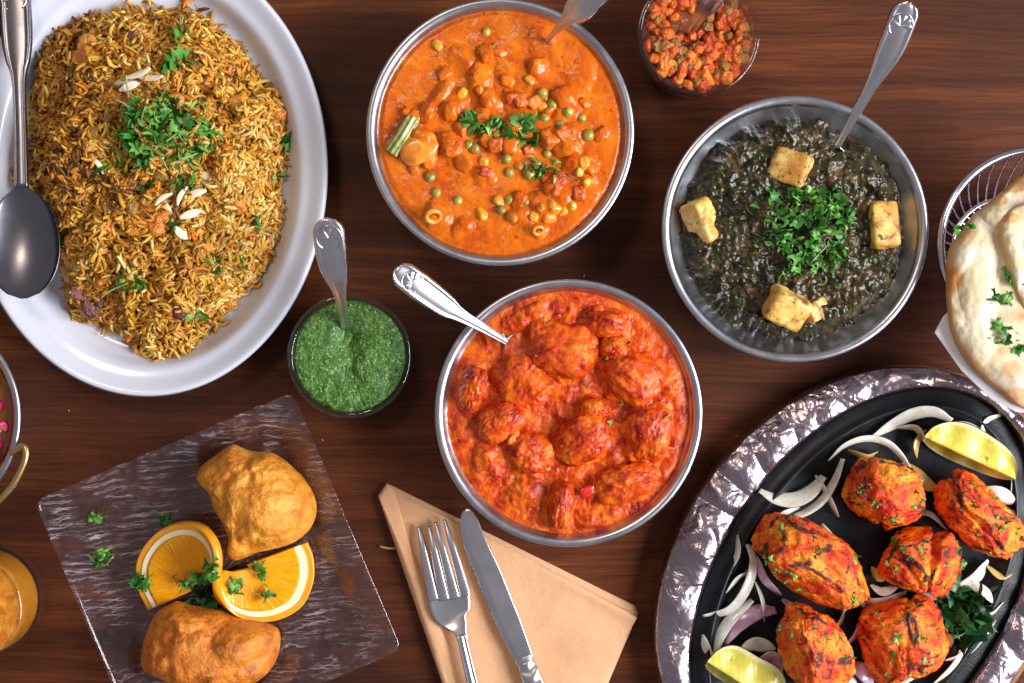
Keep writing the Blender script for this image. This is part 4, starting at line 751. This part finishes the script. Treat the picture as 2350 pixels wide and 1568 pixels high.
V, F = sheet([(887, 1111), (903, 1120), (935, 1222), (965, 1300), (1010, 1425), (1045, 1520), (1085, 1690), (1060, 1698), (1015, 1568), (940, 1338), (869, 1139)], .0034, .0046, lambda x, y: .0022 * n2(x, y, 30, 3, 4.0), pw=2.4); obj('side_fold', V, F, CLOTH, ne)

fk = empty('fork', (*P(1040, 1400, .008)[:2], .0065), label='steel four tined fork lying on the napkin, left of the knife', cat='fork')
def flat(pts, ws, th, parent, name, mat=CUTLERY, topf=None, n=40, nx=13):
    path = spline(PP(pts), n); L = np.concatenate([[0], np.cumsum(np.linalg.norm(np.diff(path, axis=0), axis=1))]); wv = np.interp(L / L[-1], *zip(*ws)) * S(.01) / 2
    V, F, *_ = sweep(path, wv, topf or (lambda x, s: th * .5 * (1 - .35 * x ** 2)), lambda x, s: -th * .5 * (1 - .4 * x ** 2), nx); return obj(name, V, F, mat, parent)
for (tu, tv, bu, bv) in [(960, 1209, 993, 1368), (984, 1208, 1018, 1368), (999, 1199, 1042, 1364), (1020, 1193, 1067, 1358)]:
    flat([(tu, tv, .0092), (tu + (bu - tu) * .35, tv + (bv - tv) * .35, .0122), (tu + (bu - tu) * .7, tv + (bv - tv) * .7, .0118), (bu + 2, bv + 10, .0098)], [(0, 7), (.1, 11), (.5, 17), (1, 23)], .0022, fk, 'tine', nx=11)
flat([(1029, 1362, .0100), (1033, 1392, .0090), (1041, 1418, .0092), (1053, 1440, .0105), (1062, 1470, .0115)], [(0, 97), (.25, 97), (.45, 86), (.62, 52), (.8, 28), (1, 24)], .0024, fk, 'fork_root', topf=lambda x, s: .0012 - .0016 * (1 - x * x) * (1 - s))
flat([(1058, 1456, .0110), (1068, 1500, .0120), (1085, 1572, .0120), (1112, 1690, .0100), (1122, 1740, .0095)], [(0, 22), (.3, 24), (.6, 28), (.85, 52), (.97, 46), (1, 14)], .003, fk, 'handle', topf=lambda x, s: .0016 * (1 - .4 * x * x) + .0003 * np.cos(x * 7))
kn = empty('knife', (*P(1140, 1380, .008)[:2], .0064), label='steel table knife lying on the napkin beside the fork', cat='knife')
flat([(1071, 1165, .0096), (1076, 1195, .0098), (1089, 1245, .0099), (1121, 1318, .0100), (1163, 1420, .0102), (1206, 1519, .0104)], [(0, 6), (.03, 26), (.08, 42), (.2, 54), (.45, 58), (.75, 56), (.92, 46), (1, 40)], .0022, kn, 'blade', topf=lambda x, s: .0011 - .0016 * np.clip(x - .45, 0, 1) - .0003 * np.clip(-x - .7, 0, 1), nx=25, n=60)
flat([(1199, 1508, .0106), (1206, 1520, .0106)], [(0, 38), (.5, 41), (1, 38)], .0062, kn, 'bolster', n=8)
flat([(1205, 1518, .0106), (1218, 1550, .0106), (1245, 1620, .0106), (1275, 1700, .0106), (1288, 1740, .0106)], [(0, 34), (.1, 44), (.5, 46), (.9, 58), (1, 30)], .0058, kn, 'handle', topf=lambda x, s: .0030 * (1 - .4 * x * x) + .0007 * np.sin(s * 46 + 2.5 * np.abs(x)) * np.exp(-s * 4) , n=90)

# ------------------------------------------------------------------ sizzler platter
DO = np.array([.625, .781]); DI = np.array([.569, .822])   # long axis directions in world xy
def ring(cu, cv, A, B, D, z, n=240, grow=0.0):
    c = P(cu, cv, z)[:2]; k = S(z); D = D / np.linalg.norm(D); E_ = np.array([-D[1], D[0]]); th = np.linspace(0, 2 * np.pi, n, endpoint=False)
    p = c + np.cos(th)[:, None] * (A + grow) * k * D + np.sin(th)[:, None] * (B + grow) * k * E_; return p
sz = empty('sizzler_platter', (*P(1976, 1340, 0)[:2], .0004), label='oval cast iron sizzler plate in a foil wrapped board', cat='platter')
OUT = lambda z, g, n=240: ring(1972, 1336, 540, 424, DO, z, n, g); INN = lambda z, g, n=240: ring(1980, 1348, 505, 324, DI, z, n, g)
lv = [(OUT(0, -6), .0006), (OUT(0, -4), .0020), (OUT(.008, 1), .0080), (OUT(.012, -3), .0105), (OUT(.012, -60), .0112), (OUT(.006, -60), .0006)]
V = np.stack([np.c_[p, np.full(len(p), z)] for p, z in lv], 1).reshape(-1, 3); jit = 1 + 0 * V[:, :1]; V[:, 2] += .0006 * n2(V[:, 0], V[:, 1], 200, 2) * (V[:, 2] > .005); obj('board', V, grid_faces(240, len(lv), wrap_u=True, wrap_v=True), BOARD, sz)
nth = 1100; m_ = 46; po = OUT(.016, -2, nth); pi_ = INN(.016, 4, nth)
# pair the two ovals by direction from the middle
cm = P(1976, 1342, .016)[:2]; ao = np.arctan2(*(po - cm).T[::-1]); ai = np.arctan2(*(pi_ - cm).T[::-1]); aa = np.linspace(-np.pi, np.pi, nth, endpoint=False)
ro = np.interp(aa, np.sort(ao), np.hypot(*(po - cm).T)[np.argsort(ao)], period=2 * np.pi); rin = np.interp(aa, np.sort(ai), np.hypot(*(pi_ - cm).T)[np.argsort(ai)], period=2 * np.pi)
ro = ro + .0010 * n2(np.cos(aa) * .15, np.sin(aa) * .15, 60, 3); t = np.linspace(0, 1, m_); RR = rin[:, None] + (ro - rin)[:, None] * t; X = cm[0] + RR * np.cos(aa)[:, None]; Y = cm[1] + RR * np.sin(aa)[:, None]
x = X.ravel(); y = Y.ravel(); xs = (aa[:, None] * .16 + 0 * t).ravel(); ys = (RR * .55).ravel()
fold = lambda X_, Y_, f, sd: np.abs(perlin(np.stack([X_ * f + sd, Y_ * f - sd, np.full_like(X_, sd)], 1)))
wq = .012 * n2(x, y, 30, 2, 3.0); cr = .0125 * fold(xs + .3 * ys, ys * .8, 21, 1.3) + .0042 * fold(x + wq, y - wq, 44, 5.1) + .0016 * fold(x - wq, y + wq, 105, 9.7) - .0030
w_ = np.broadcast_to(np.sin(np.pi * np.clip(t * .9 + .08, 0, 1)) ** .5, X.shape).ravel(); zc = np.broadcast_to(.0130 + .0065 * np.sin(np.pi * (t * .72 + .22)) - .0070 * np.clip((t - .93) / .07, 0, 1) ** 2 - .0028 * np.clip((.07 - t) / .07, 0, 1), X.shape).ravel()
V = np.stack([x, y, zc + cr * w_ * .85 + .0012], 1); obj('foil_wrap', V, grid_faces(nth, m_, wrap_u=True), FOIL, sz, smooth=True)
lv = [(INN(.0125, 22), .0105), (INN(.0125, 22), .0125), (INN(.013, -4), .0130), (INN(.014, -30), .0140), (INN(.016, -36), .0160), (INN(.0165, -40), .0163), (INN(.016, -44), .0155), (INN(.012, -56), .0120), (INN(.009, -78), .0092), (INN(.0084, -110), .0084), (INN(.0084, -200), .0083), (INN(.0084, -300), .0083)]
V = np.stack([np.c_[p, np.full(len(p), z)] for p, z in lv], 1).reshape(-1, 3); F = grid_faces(240, len(lv), wrap_u=True).tolist(); F.append([i * len(lv) + len(lv) - 1 for i in range(240)]); obj('iron_plate', V, F, IRON, sz)
def zs(zx, zy): return (1468.8 + zx * .4730, 826.2 + zy * .4730)
def tikka_piece(zx, zy, L, W, hh, ang, p, grooves, seed, label, tilt=(0, 0), wob=.16, taper=0.0):
    u, v = zs(zx, zy); zc = .024; c = P(u, v, zc); k = S(zc) * .473; D, F = cube_sphere(40); r = (np.abs(D) ** p).sum(1) ** (-1 / p)
    r *= 1 + wob * fbm(D * 1.5 + seed, 3) * 1.8
    for (nx, ny, nz, o_, w, dep) in grooves:
        n_ = np.array([nx, ny, nz]) / np.linalg.norm([nx, ny, nz]); q = D @ n_ - o_ + .10 * fbm(D * 3 + seed + 5, 2); r *= 1 - .85 * dep * np.exp(-(q / w) ** 2)
    V = D * r[:, None]; cut = np.zeros(len(V)); rc_ = np.random.default_rng(int(seed * 10))
    for q in range(7):
        a2 = q * .9 + rc_.uniform(-.4, .4); el = rc_.uniform(-.15, .95); n_ = np.array([math.cos(a2) * math.cos(el), math.sin(a2) * math.cos(el), math.sin(el)]); d_ = rc_.uniform(.70, .86)
        ex = V @ n_ - d_ - .05 * fbm(D * 2.6 + seed + q * 3, 3); V = V - (np.maximum(ex, 0) * .62)[:, None] * n_; cut = np.maximum(cut, np.exp(-((ex - .0) / .070) ** 2))
    V[:, 1] *= 1 + taper * V[:, 0]; V = V * np.array([L * k / 2, W * k / 2, hh / 2]) * 1.02
    N = D; V += N * (.0016 * fbm(D * 5 + seed, 3) + .0011 * fbm(D * 13 + seed, 3))[:, None] * 1.6
    a_ = math.radians(-ang); R_ = (Matrix.Rotation(a_, 3, 'Z') @ Matrix.Rotation(tilt[0], 3, 'X') @ Matrix.Rotation(tilt[1], 3, 'Y')); V = V @ np.array(R_).T
    ad = np.sort(np.abs(D), axis=1); edge = np.exp(-((ad[:, 2] - ad[:, 1]) / .16) ** 2) * (D[:, 2] > .15); char = np.clip(cut * .60 * (D[:, 2] > -.1) + 1.3 * fbm(D * 1.8 + seed + 40, 3) - .02, 0, 1)
    V += [c[0], c[1], 0]; V[:, 2] += .0100 - V[:, 2].min(); o = obj('chicken_piece', V, F, TIKKA, col=np.repeat(char[:, None], 3, 1), label=label, cat='chicken', group='tandoori chicken pieces on the sizzler')
    nn = normals(V, F); nn *= np.sign((nn * D @ np.array(R_).T).sum()) if False else 1
    upv = np.where((V[:, 2] > V[:, 2].max() - hh * .42))[0]
    for i in range(random.randint(34, 44)):
        j = random.choice(list(upv)); inst('herb_fleck', random.choice(LEAVES + SHREDS), V[j] + [0, 0, .0009], rrot(.3), random.uniform(.16, .42), o)
    return o
tikka_piece(1175, 640, 385, 320, .034, 25, 3.0, [(.9, .5, .25, -.25, .10, .22), (.2, 1, .1, .45, .10, .10)], 1.3, 'folded tandoori chicken piece at the top, with a charred ridge', (.1, -.15))
tikka_piece(1640, 768, 500, 265, .032, 45, 3.2, [(.1, 1, .35, .10, .09, .26)], 4.1, 'elongated red orange chicken piece at the right, under the upper lemon wedge', (.15, 0))
tikka_piece(848, 985, 640, 345, .036, 39, 2.8, [(1, .2, .3, -.72, .12, .12)], 7.7, 'largest tandoori chicken piece, lying diagonally at the left of the sizzler', (0, .05), taper=-.12)
tikka_piece(1360, 968, 385, 330, .034, 12, 2.8, [(1, .1, .2, .22, .08, .26), (.8, .7, .1, -.45, .08, .14)], 11.2, 'split tandoori chicken piece in the middle of the sizzler', (0, 0))
tikka_piece(838, 1400, 500, 300, .036, 72, 3.0, [(.1, 1, .2, .3, .12, .12), (1, 0, .4, -.78, .12, .18)], 15.9, 'smooth upright chicken piece at the bottom left, beside the lower lemon wedge', (0, .06))
tikka_piece(1278, 1352, 395, 385, .032, -14, 4.2, [(.3, 1, .3, .15, .08, .16), (1, -.2, .3, .1, .07, .16)], 19.4, 'square blistered chicken piece at the bottom right of the sizzler', (.05, 0))
def lemon(zx, zy, L, W, ang, tilt, label, zb=.010):
    u, v = zs(zx, zy); c = P(u, v, .02); k = S(.02) * .473; n = 40; s = np.linspace(-1, 1, n); r = (1 - np.abs(s) ** 3.2) ** .55; r[0] = r[-1] = .06; r = r * (1 + .05 * np.sin(s * 4 + L)); Lx = s * L * k / 2; Rr = r * W * k * .62; half = math.radians(52)
    R_ = np.array(Matrix.Rotation(math.radians(-ang), 3, 'Z') @ Matrix.Rotation(tilt, 3, 'X'))
    m = 12; t = np.linspace(0, 1, m); fl = []; rd = []
    for i in range(n):
        a = np.array([math.sin(half), -math.cos(half)]); b = np.array([-math.sin(half), -math.cos(half)]); apex = np.array([0, 0.0])
        line = np.concatenate([a + (apex - a) * t[:, None], apex + (b - apex) * t[1:, None]]) * Rr[i]; line[:, 1] += -.0012 * np.sin(np.pi * np.abs(np.linspace(-1, 1, len(line)))) + .0008 * math.sin(i * .5) * np.sin(np.pi * np.abs(np.linspace(-1, 1, len(line))))
        fl.append(np.c_[np.full(len(line), Lx[i]), line]); an = np.linspace(-half, half, 18); rd.append(np.c_[np.full(18, Lx[i]), -np.sin(an) * Rr[i] * 1.02, -np.cos(an) * Rr[i] * 1.04])
    fl = np.concatenate(fl) @ R_.T; rd = np.concatenate(rd) @ R_.T; zmin = rd[:, 2].min(); d = np.array([c[0], c[1], zb - zmin]); lm = empty('lemon_wedge', (c[0], c[1], zb), label=label, cat='lemon', group='lemon wedges on the sizzler')
    mm = 2 * m - 1; F = grid_faces(n, mm).tolist() + [list(range(mm)), list(range((n - 1) * mm, n * mm))]; at = np.abs(np.linspace(-1, 1, mm)); obj('flesh', fl + d, F, LEMON_FLESH, lm, col=np.repeat(np.tile(at, n)[:, None], 3, 1)); F = grid_faces(n, 18).tolist() + [list(range(18)), list(range((n - 1) * 18, n * 18))]; obj('rind', rd + d, F, LEMON_RIND, lm)
lemon(1575, 470, 480, 225, 25, .62, 'lemon wedge at the upper right of the sizzler', .012)
lemon(495, 1560, 420, 250, 32, .5, 'lemon wedge at the bottom left edge of the sizzler', .010)
def sliver(pts, w, label, mat=ONION, zb=.0135, curve=.0016, th=.0011, name='onion_sliver', hump=.004):
    uv = [zs(*p) for p in pts]; n = 34; s = np.linspace(0, 1, n); path = spline(np.array([P(u, v, zb) for u, v in uv]), n); path[:, 2] += hump * np.sin(np.pi * s) * random.uniform(.4, 1)
    half = w * .80 * .473 * S(zb) / 2 * (np.sin(np.pi * np.clip(s, .05, .95)) ** .45); sg = random.choice((-1, 1))
    V, F, *_ = sweep(path, half, lambda x, q: th * .5 + curve * x * sg - .0008 * x * x, lambda x, q: -th * .5 + curve * x * sg - .0008 * x * x, 11)
    obj(name, V, F, mat, label=label, cat='onion' if 'onion' in name else 'pepper', group='onion slivers on the sizzler' if 'onion' in name else None)
for (pts, w, lb, mt) in [
    ([(1130, 375), (1220, 315), (1320, 262), (1420, 252), (1510, 295)], 78, 'broad pale onion sliver arching left of the upper lemon wedge', ONION), ([(915, 490), (990, 415), (1090, 380), (1190, 400), (1260, 460), (1310, 530)], 42, 'narrow onion arc above the top chicken piece', ONION),
    ([(580, 630), (660, 670), (750, 675), (830, 635), (890, 565)], 88, 'thick white onion sliver lying across the left iron rim', ONION), ([(700, 775), (800, 740), (880, 680), (940, 590), (985, 480)], 44, 'thin onion strand left of the top chicken piece', ONION),
    ([(510, 870), (548, 970), (510, 1110), (430, 1210), (305, 1245)], 66, 'long pale onion sliver along the left iron rim', ONION), ([(545, 1165), (440, 1255), (380, 1350), (350, 1460)], 64, 'curved onion sliver above the lower lemon wedge', ONION),
    ([(300, 1335), (320, 1400), (350, 1460)], 56, 'short onion tip touching the left rim by the lower lemon', ONION), ([(1765, 265), (1680, 300), (1670, 380), (1750, 430), (1810, 520), (1805, 640)], 62, 'hooked onion sliver right of the upper lemon wedge', ONION),
    ([(1660, 630), (1740, 650), (1810, 700)], 92, 'wide onion chunk below the upper lemon wedge', ONION), ([(1530, 1110), (1620, 1060), (1690, 975)], 78, 'flat onion piece below the right chicken piece', ONION),
    ([(1680, 995), (1740, 1045), (1800, 1035)], 40, 'small browned onion curl at the far right of the sizzler', PEPPER), ([(1568, 1325), (1560, 1420), (1510, 1500), (1430, 1570)], 62, 'pale curved onion sliver at the bottom right of the sizzler', ONION),
    ([(565, 955), (600, 1060), (680, 1140)], 48, 'purple edged onion sliver left of the largest chicken piece', ONION_RED), ([(560, 1075), (590, 1160), (605, 1265)], 30, 'thin pale onion thread between the left slivers', ONION),
    ([(410, 1370), (470, 1280), (570, 1220), (660, 1215)], 96, 'purple red onion leaf above the lower lemon wedge', ONION_RED), ([(490, 1410), (560, 1375), (650, 1410)], 96, 'wide onion piece right of the lower lemon wedge', ONION),
    ([(930, 1330), (975, 1260), (1000, 1195)], 34, 'thin onion strand between the two lower chicken pieces', ONION), ([(980, 1400), (1035, 1335), (1070, 1260)], 36, 'brownish onion strand left of the square chicken piece', ONION_RED),
    ([(1070, 1170), (1180, 1175), (1290, 1130)], 70, 'cooked onion piece above the square chicken piece', ONION), ([(1310, 745), (1400, 745), (1490, 820)], 34, 'thin onion arc between the middle and right chicken pieces', ONION),
    ([(1020, 1470), (1080, 1510), (1130, 1570)], 100, 'wide translucent onion piece left of the square chicken, at the bottom', ONION_RED), ([(1580, 1090), (1650, 1110), (1720, 1175)], 62, 'onion petal above the dark wilted greens', ONION), ([(1210, 1575), (1290, 1530), (1360, 1500)], 60, 'onion sliver under the square chicken at the bottom edge', ONION),
    ([(1340, 1140), (1440, 1140), (1540, 1100)], 50, 'onion strip between the middle chicken and the wilted greens', ONION), ([(560, 1480), (640, 1440), (680, 1520)], 80, 'reddish onion piece between the lower lemon and smooth chicken', ONION_RED), ([(1120, 1010), (1160, 1050), (1210, 1060)], 60, 'small browned onion piece between the largest and middle chicken', PEPPER)]:
    sliver(pts, w, lb, mt)
for (pts, w, lb, mt) in [([(850, 560), (900, 640), (960, 760)], 30, 'thin onion strand beside the top chicken, left side', ONION), ([(420, 1130), (470, 1060), (530, 1030)], 34, 'thin onion strand crossing the long left sliver', ONION), ([(1240, 330), (1330, 330), (1380, 400)], 36, 'onion strand under the broad pale sliver', ONION), ([(1420, 330), (1560, 310), (1660, 330)], 34, 'thin onion strand above the upper lemon wedge', ONION), ([(1690, 800), (1780, 830), (1840, 900)], 44, 'onion strip right of the right chicken piece', ONION), ([(1600, 1420), (1660, 1330), (1720, 1260)], 30, 'thin onion strand along the right iron floor', ONION), ([(1560, 1180), (1690, 1230), (1760, 1180)], 30, 'onion strand right of the wilted greens', ONION), ([(440, 1010), (470, 930), (470, 850)], 30, 'thin onion strand beside the left rim above the purple sliver', ONION), ([(1000, 1060), (1060, 1110), (1080, 1200)], 44, 'onion strip right of the largest chicken piece', ONION), ([(880, 1260), (920, 1350), (1000, 1380)], 44, 'translucent onion strip between the bottom two chicken pieces', ONION_RED), ([(880, 800), (930, 880), (1000, 900)], 60, 'onion piece tucked between the top and largest chicken pieces', ONION), ([(690, 1160), (760, 1220), (800, 1300)], 50, 'onion strip under the lower end of the largest chicken piece', ONION_RED), ([(1480, 640), (1540, 700), (1560, 790)], 44, 'onion strip between the upper lemon and right chicken piece', ONION), ([(1120, 1090), (1170, 1120), (1240, 1100)], 50, 'small onion petal below the middle chicken piece', ONION), ([(640, 800), (690, 745), (770, 720)], 40, 'onion strip above the largest chicken piece', ONION), ([(1480, 1460), (1540, 1440), (1600, 1380)], 44, 'short onion strip under the wilted greens', ONION), ([(930, 1500), (1000, 1530), (1060, 1590)], 56, 'onion strip right of the smooth chicken at the bottom', ONION), ([(1010, 440), (1100, 470), (1150, 450)], 36, 'dark onion scrap touching the top chicken piece', PEPPER)]:
    sliver(pts, w, lb, mt)
sliver([(1270, 500), (1370, 590), (1440, 620)], 100, 'yellow roasted pepper strip right of the top chicken piece', PEPPER, name='pepper_strip'); sliver([(1455, 1250), (1490, 1330), (1500, 1390)], 60, 'yellow pepper strip right of the square chicken piece', PEPPER, name='pepper_strip'); sliver([(1385, 345), (1335, 400), (1345, 470)], 50, 'dark pepper strip at the left end of the upper lemon wedge', PEPPER, name='pepper_strip')
garnish('wilted_greens', 'dark green wilted herb bundle at the right of the square chicken', *zs(1575, 1235), patch_h(.0135), 26, 26, 2, 44, 58, .018, .010, (.6, 1.1), (.6, 1.1), leaves=DARKLEAVES, shreds=DARKSHREDS, tilt=.8)

# ------------------------------------------------------------------ wire basket with naan
bz = .055; bc = P(2376, 562, bz); bR = 217 * S(bz); be = empty('wire_basket', (bc[0], bc[1], .0008), label='round chrome wire bread basket at the right edge', cat='basket')
th = np.linspace(0, 2 * np.pi, 121)
def circ(r, z): return np.stack([bc[0] + r * np.cos(th), bc[1] + r * np.sin(th), np.full(121, z)], 1)
for nm, r, z, tr in (('rim', bR, bz, .0022), ('lower_ring', bR * .985, bz - .006, .0009), ('base_ring', bR * .58, .0030, .0017), ('inner_ring', bR * .3, .0030, .0012)):
    V, F = tube(circ(r, z), tr, 10); obj(nm, V, F, CHROME, be)
wp = []
for i in range(15):
    s = i / 14; q = s * s * (3 - 2 * s); wp.append((bR * (1.0 - .42 * (s ** 1.5)), 0, bz - .001 - (bz - .0042) * (s ** .8)))
wp += [(bR * .3, 0, .0046), (.002, 0, .0046)]; V, F = tube(np.array(wp), .0007, 6); WIRE = mesh('wire', V, F, CHROME)
for i in range(40): inst('wire', WIRE, (bc[0], bc[1], .0), (0, 0, i * 2 * math.pi / 40 + .04), 1, be)
V, F = sheet([(2144, 763), (2164, 727), (2300, 600), (2480, 560), (2560, 800), (2420, 960), (2330, 945), (2273, 916), (2205, 850)], .0585, .0007, lambda x, y: .0008 * n2(x, y, 30, 2)); obj('liner_paper', V, F, PAPER, label='white liner paper sticking out under the naan', cat='paper')
def naan(poly, z0, hgt, label, seed, spots, brown):
    W = PP(poly, z0 + .004); c = W.mean(0); R = star(W, c); D, F = cube_sphere(56); tha = np.arctan2(D[:, 1], D[:, 0]); hm = np.hypot(D[:, 0], D[:, 1]); rr = R(tha) * hm ** .55
    x = c[0] + rr * np.cos(tha); y = c[1] + rr * np.sin(tha); up = D[:, 2] > 0; zt = np.where(up, np.abs(D[:, 2]) ** .45, -np.abs(D[:, 2]) ** .5 * .3); t = hm ** .55
    puff = lumpfield(x, y, [(2205, 560, 50, 90, 10, 5), (2245, 640, 46, 120, 0, 4.5), (2240, 800, 60, 70, 20, 3.5), (2325, 600, 30, 90, 0, 5), (2310, 850, 70, 60, 20, 5), (2330, 760, 60, 50, 0, 4), (2300, 500, 60, 40, 30, 5)], z0 + .01, .15, seed, .8)
    z = hgt * zt + up * (.75 * puff * (1 - t ** 10) + .0030 * n2(x, y, 55, 3, seed) + .0009 * n2(x, y, 200, 3, seed))
    base = np.tile(np.array([.66, .54, .33]), (len(x), 1)); n_ = n2(x, y, 55, 3, seed + 2); base = base + (np.array([.70, .63, .48]) - base) * ss(-.15, .25, n_)[:, None]
    def tint(w, cc):
        nonlocal base; base = base + (np.array(cc) - base) * np.clip(w, 0, 1)[:, None]
    tint(.8 * ss(.90, 1.0, t + .08 * n2(x, y, 60, 3, 5.0)) * (1 if brown < .5 else 1), (.58, .29, .08)); tint(.9 * ss(.3 - brown * .5, .55 - brown * .3, n2(x, y, 38, 3, seed + 4)), (.66, .38, .13))
    wx = n2(x, y, 90, 3, 3.0) * .35
    for (u, v, ru, rv, am) in spots:
        p = P(u, v, z0 + .01); k = S(z0 + .01); d = np.hypot((x - p[0]) / k / ru, (y - p[1]) / k / rv) + wx; tint(am * (1 - ss(.55, 1.1, d)), (.52, .225, .05))
    V = np.stack([x, y, z - z.min() + z0], 1); o = obj('naan_bread', V, F, NAAN, label=label, cat='bread', col=base, group='naan breads in the basket'); return HF(V[up])
naan([(2236, 492), (2293, 446), (2350, 402), (2470, 372), (2570, 470), (2500, 620), (2360, 610), (2260, 560)], .0595, .008, 'toasted naan half hidden behind the front naan', 2.0, [(2330, 425, 40, 20, .8), (2290, 460, 30, 16, .6)], .5)
NX = naan([(2292, 512), (2318, 482), (2370, 462), (2450, 460), (2560, 560), (2560, 780), (2460, 800), (2370, 730), (2325, 650), (2300, 575)], .0695, .0045, 'folded naan flap on top of the large pale naan at the right edge', 9.0, [(2330, 500, 30, 14, .7), (2345, 610, 14, 22, .5)], .2)
NH = naan([(2239, 487), (2200, 539), (2178, 578), (2173, 646), (2176, 705), (2185, 763), (2215, 822), (2254, 866), (2293, 895), (2322, 922), (2350, 938), (2450, 950), (2540, 860), (2570, 700), (2500, 560), (2400, 500), (2320, 478), (2280, 478)], .0602, .0075, 'large pale naan with toasted spots hanging over the basket', 6.0, [(2190, 640, 26, 34, 1.0), (2340, 722, 24, 20, .95), (2228, 545, 30, 26, .45), (2320, 850, 34, 24, .5), (2300, 800, 26, 20, .3), (2340, 905, 40, 20, .7)], 0)
for (u, v, nl, su, lb) in [(2330, 630, 9, 22, 'chopped coriander cluster on the upper right of the naan'), (2218, 522, 3, 12, 'small coriander flecks near the top left of the naan'), (2300, 765, 7, 24, 'scattered coriander below the toasted spot on the naan'), (2300, 690, 5, 20, 'thin coriander bits in the middle of the naan'), (2345, 800, 4, 14, 'coriander flecks low on the naan by the right edge')]:
    garnish('coriander_scraps', lb, u, v, NH, nl, nl, 0, su, su, .072, .0012, (.35, .7), (.4, .7), tilt=.25, lift=.0006)

# ------------------------------------------------------------------ things cut by the left edge
kb, kc, kR, kRin = steel_bowl(-204, 958, 250, 'handled steel dish of pink and yellow salad cut by the left edge', h=.050, group=None); kb.name = 'handled_dish'; WL[kb.name] = np.array(kb.location)
ke = empty('mixed_salad', (kc[0], kc[1], .004), label='salad of pink, yellow and green pieces at the left edge', cat='salad'); _, KH = sauce('salad_base', kc, kRin, .0432, 80, lambda x, y, t: .0432 + .002 * n2(x, y, 100, 3), PICKLE_GREEN, ke); fill_under('salad_body', kc, kRin, .040, PICKLE_GREEN, ke)
SM = [ball_mesh('salad_piece', m_, 6, .2, 130 + i, (1, .75, .6), 3.5) for i, m_ in enumerate((PINK, PINK, CORN, PEA, CARROT, POTATO))]
for i in range(70):
    x, y, _z = P(random.uniform(-75, 22), random.uniform(830, 1090), .042)
    if math.hypot(x - kc[0], y - kc[1]) > kRin(.0432) - .004: continue
    inst('salad_piece', random.choice(SM), (x, y, KH(x, y) + .0012), rrot(1), random.uniform(.0032, .0055), ke)
V, F = tube(spline(PP([(26, 1040, .050), (56, 1024, .053), (60, 1045, .054), (50, 1076, .054), (26, 1118, .054), (-12, 1158, .054), (-46, 1176, .053), (-60, 1160, .050)]), 60), .0019, 10); obj('side_handle', V, F, BRASS, kb, label='curved brass side handle')
hz = .046; gc2 = P(-80, 1401, hz); gR2 = 131 * S(hz)
kz = [.0060, .0085, .014, .030, hz]; kr = np.array([.70, .88, .955, .935, .905]) * gR2; inn = spline(np.c_[kr, kz], 24)
prof = [(.0001, .0060)] + inn.tolist() + [(.93 * gR2, hz + .0004), (.975 * gR2, hz + .0004), (gR2, hz - .0008)] + spline(np.array([[1.005, .040], [1.03, .028], [1.045, .014], [.98, .005], [.80, .0006]]) * [gR2, 1], 20).tolist() + [(.0001, .0006)]
V, F = lathe(prof, gc2[0], gc2[1], 128); obj('drink_glass', V, F, GLASS, label='round glass of orange mango drink at the lower left edge', cat='glass')
le = empty('mango_drink', (gc2[0], gc2[1], .0062), label='orange mango drink dusted with spice inside the round glass', cat='drink'); gin = lambda z: np.interp(z, kz, kr - .0002)
sauce('drink_surface', gc2, gin, .040, 110, lambda x, y, t: .040 + .0007 * n2(x, y, 200, 3), LASSI_TOP, le)
zz = np.linspace(.0062, .0395, 12); V, F = lathe([(.0001, .0062)] + [(float(gin(z)), z) for z in zz] + [(.0001, .0395)], gc2[0], gc2[1], 96); obj('drink_body', V, F, LASSI, le)
# ------------------------------------------------------------------ crumbs on the table
V, F = tube(spline(PP([(871, 1254, .0012), (888, 1258, .0016), (908, 1259, .0012)]), 10), .0008, 6); obj('twig_crumb', V, F, DIRT, label='thin dry stem crumb on the table left of the napkin', cat='crumb')
CR = [ball_mesh('table_crumb', DIRT, 3, .3, 200 + i, (1, .6, .4), 3) for i in range(3)]
for i, (u, v, lb) in enumerate([(158, 942, 'tiny pale crumb on the table below the white platter'), (1340, 632, 'tiny crumb on the table between the orange and red curry bowls'), (1690, 1000, 'tiny crumb on the table right of the red curry bowl'), (740, 1010, 'tiny crumb on the table below the green chutney cup')]):
    p = P(u, v); inst('table_crumb', random.choice(CR), (p[0], p[1], .0005), rrot(.2), random.uniform(.0006, .0011), None, label=lb, cat='crumb', group='crumbs on the table')
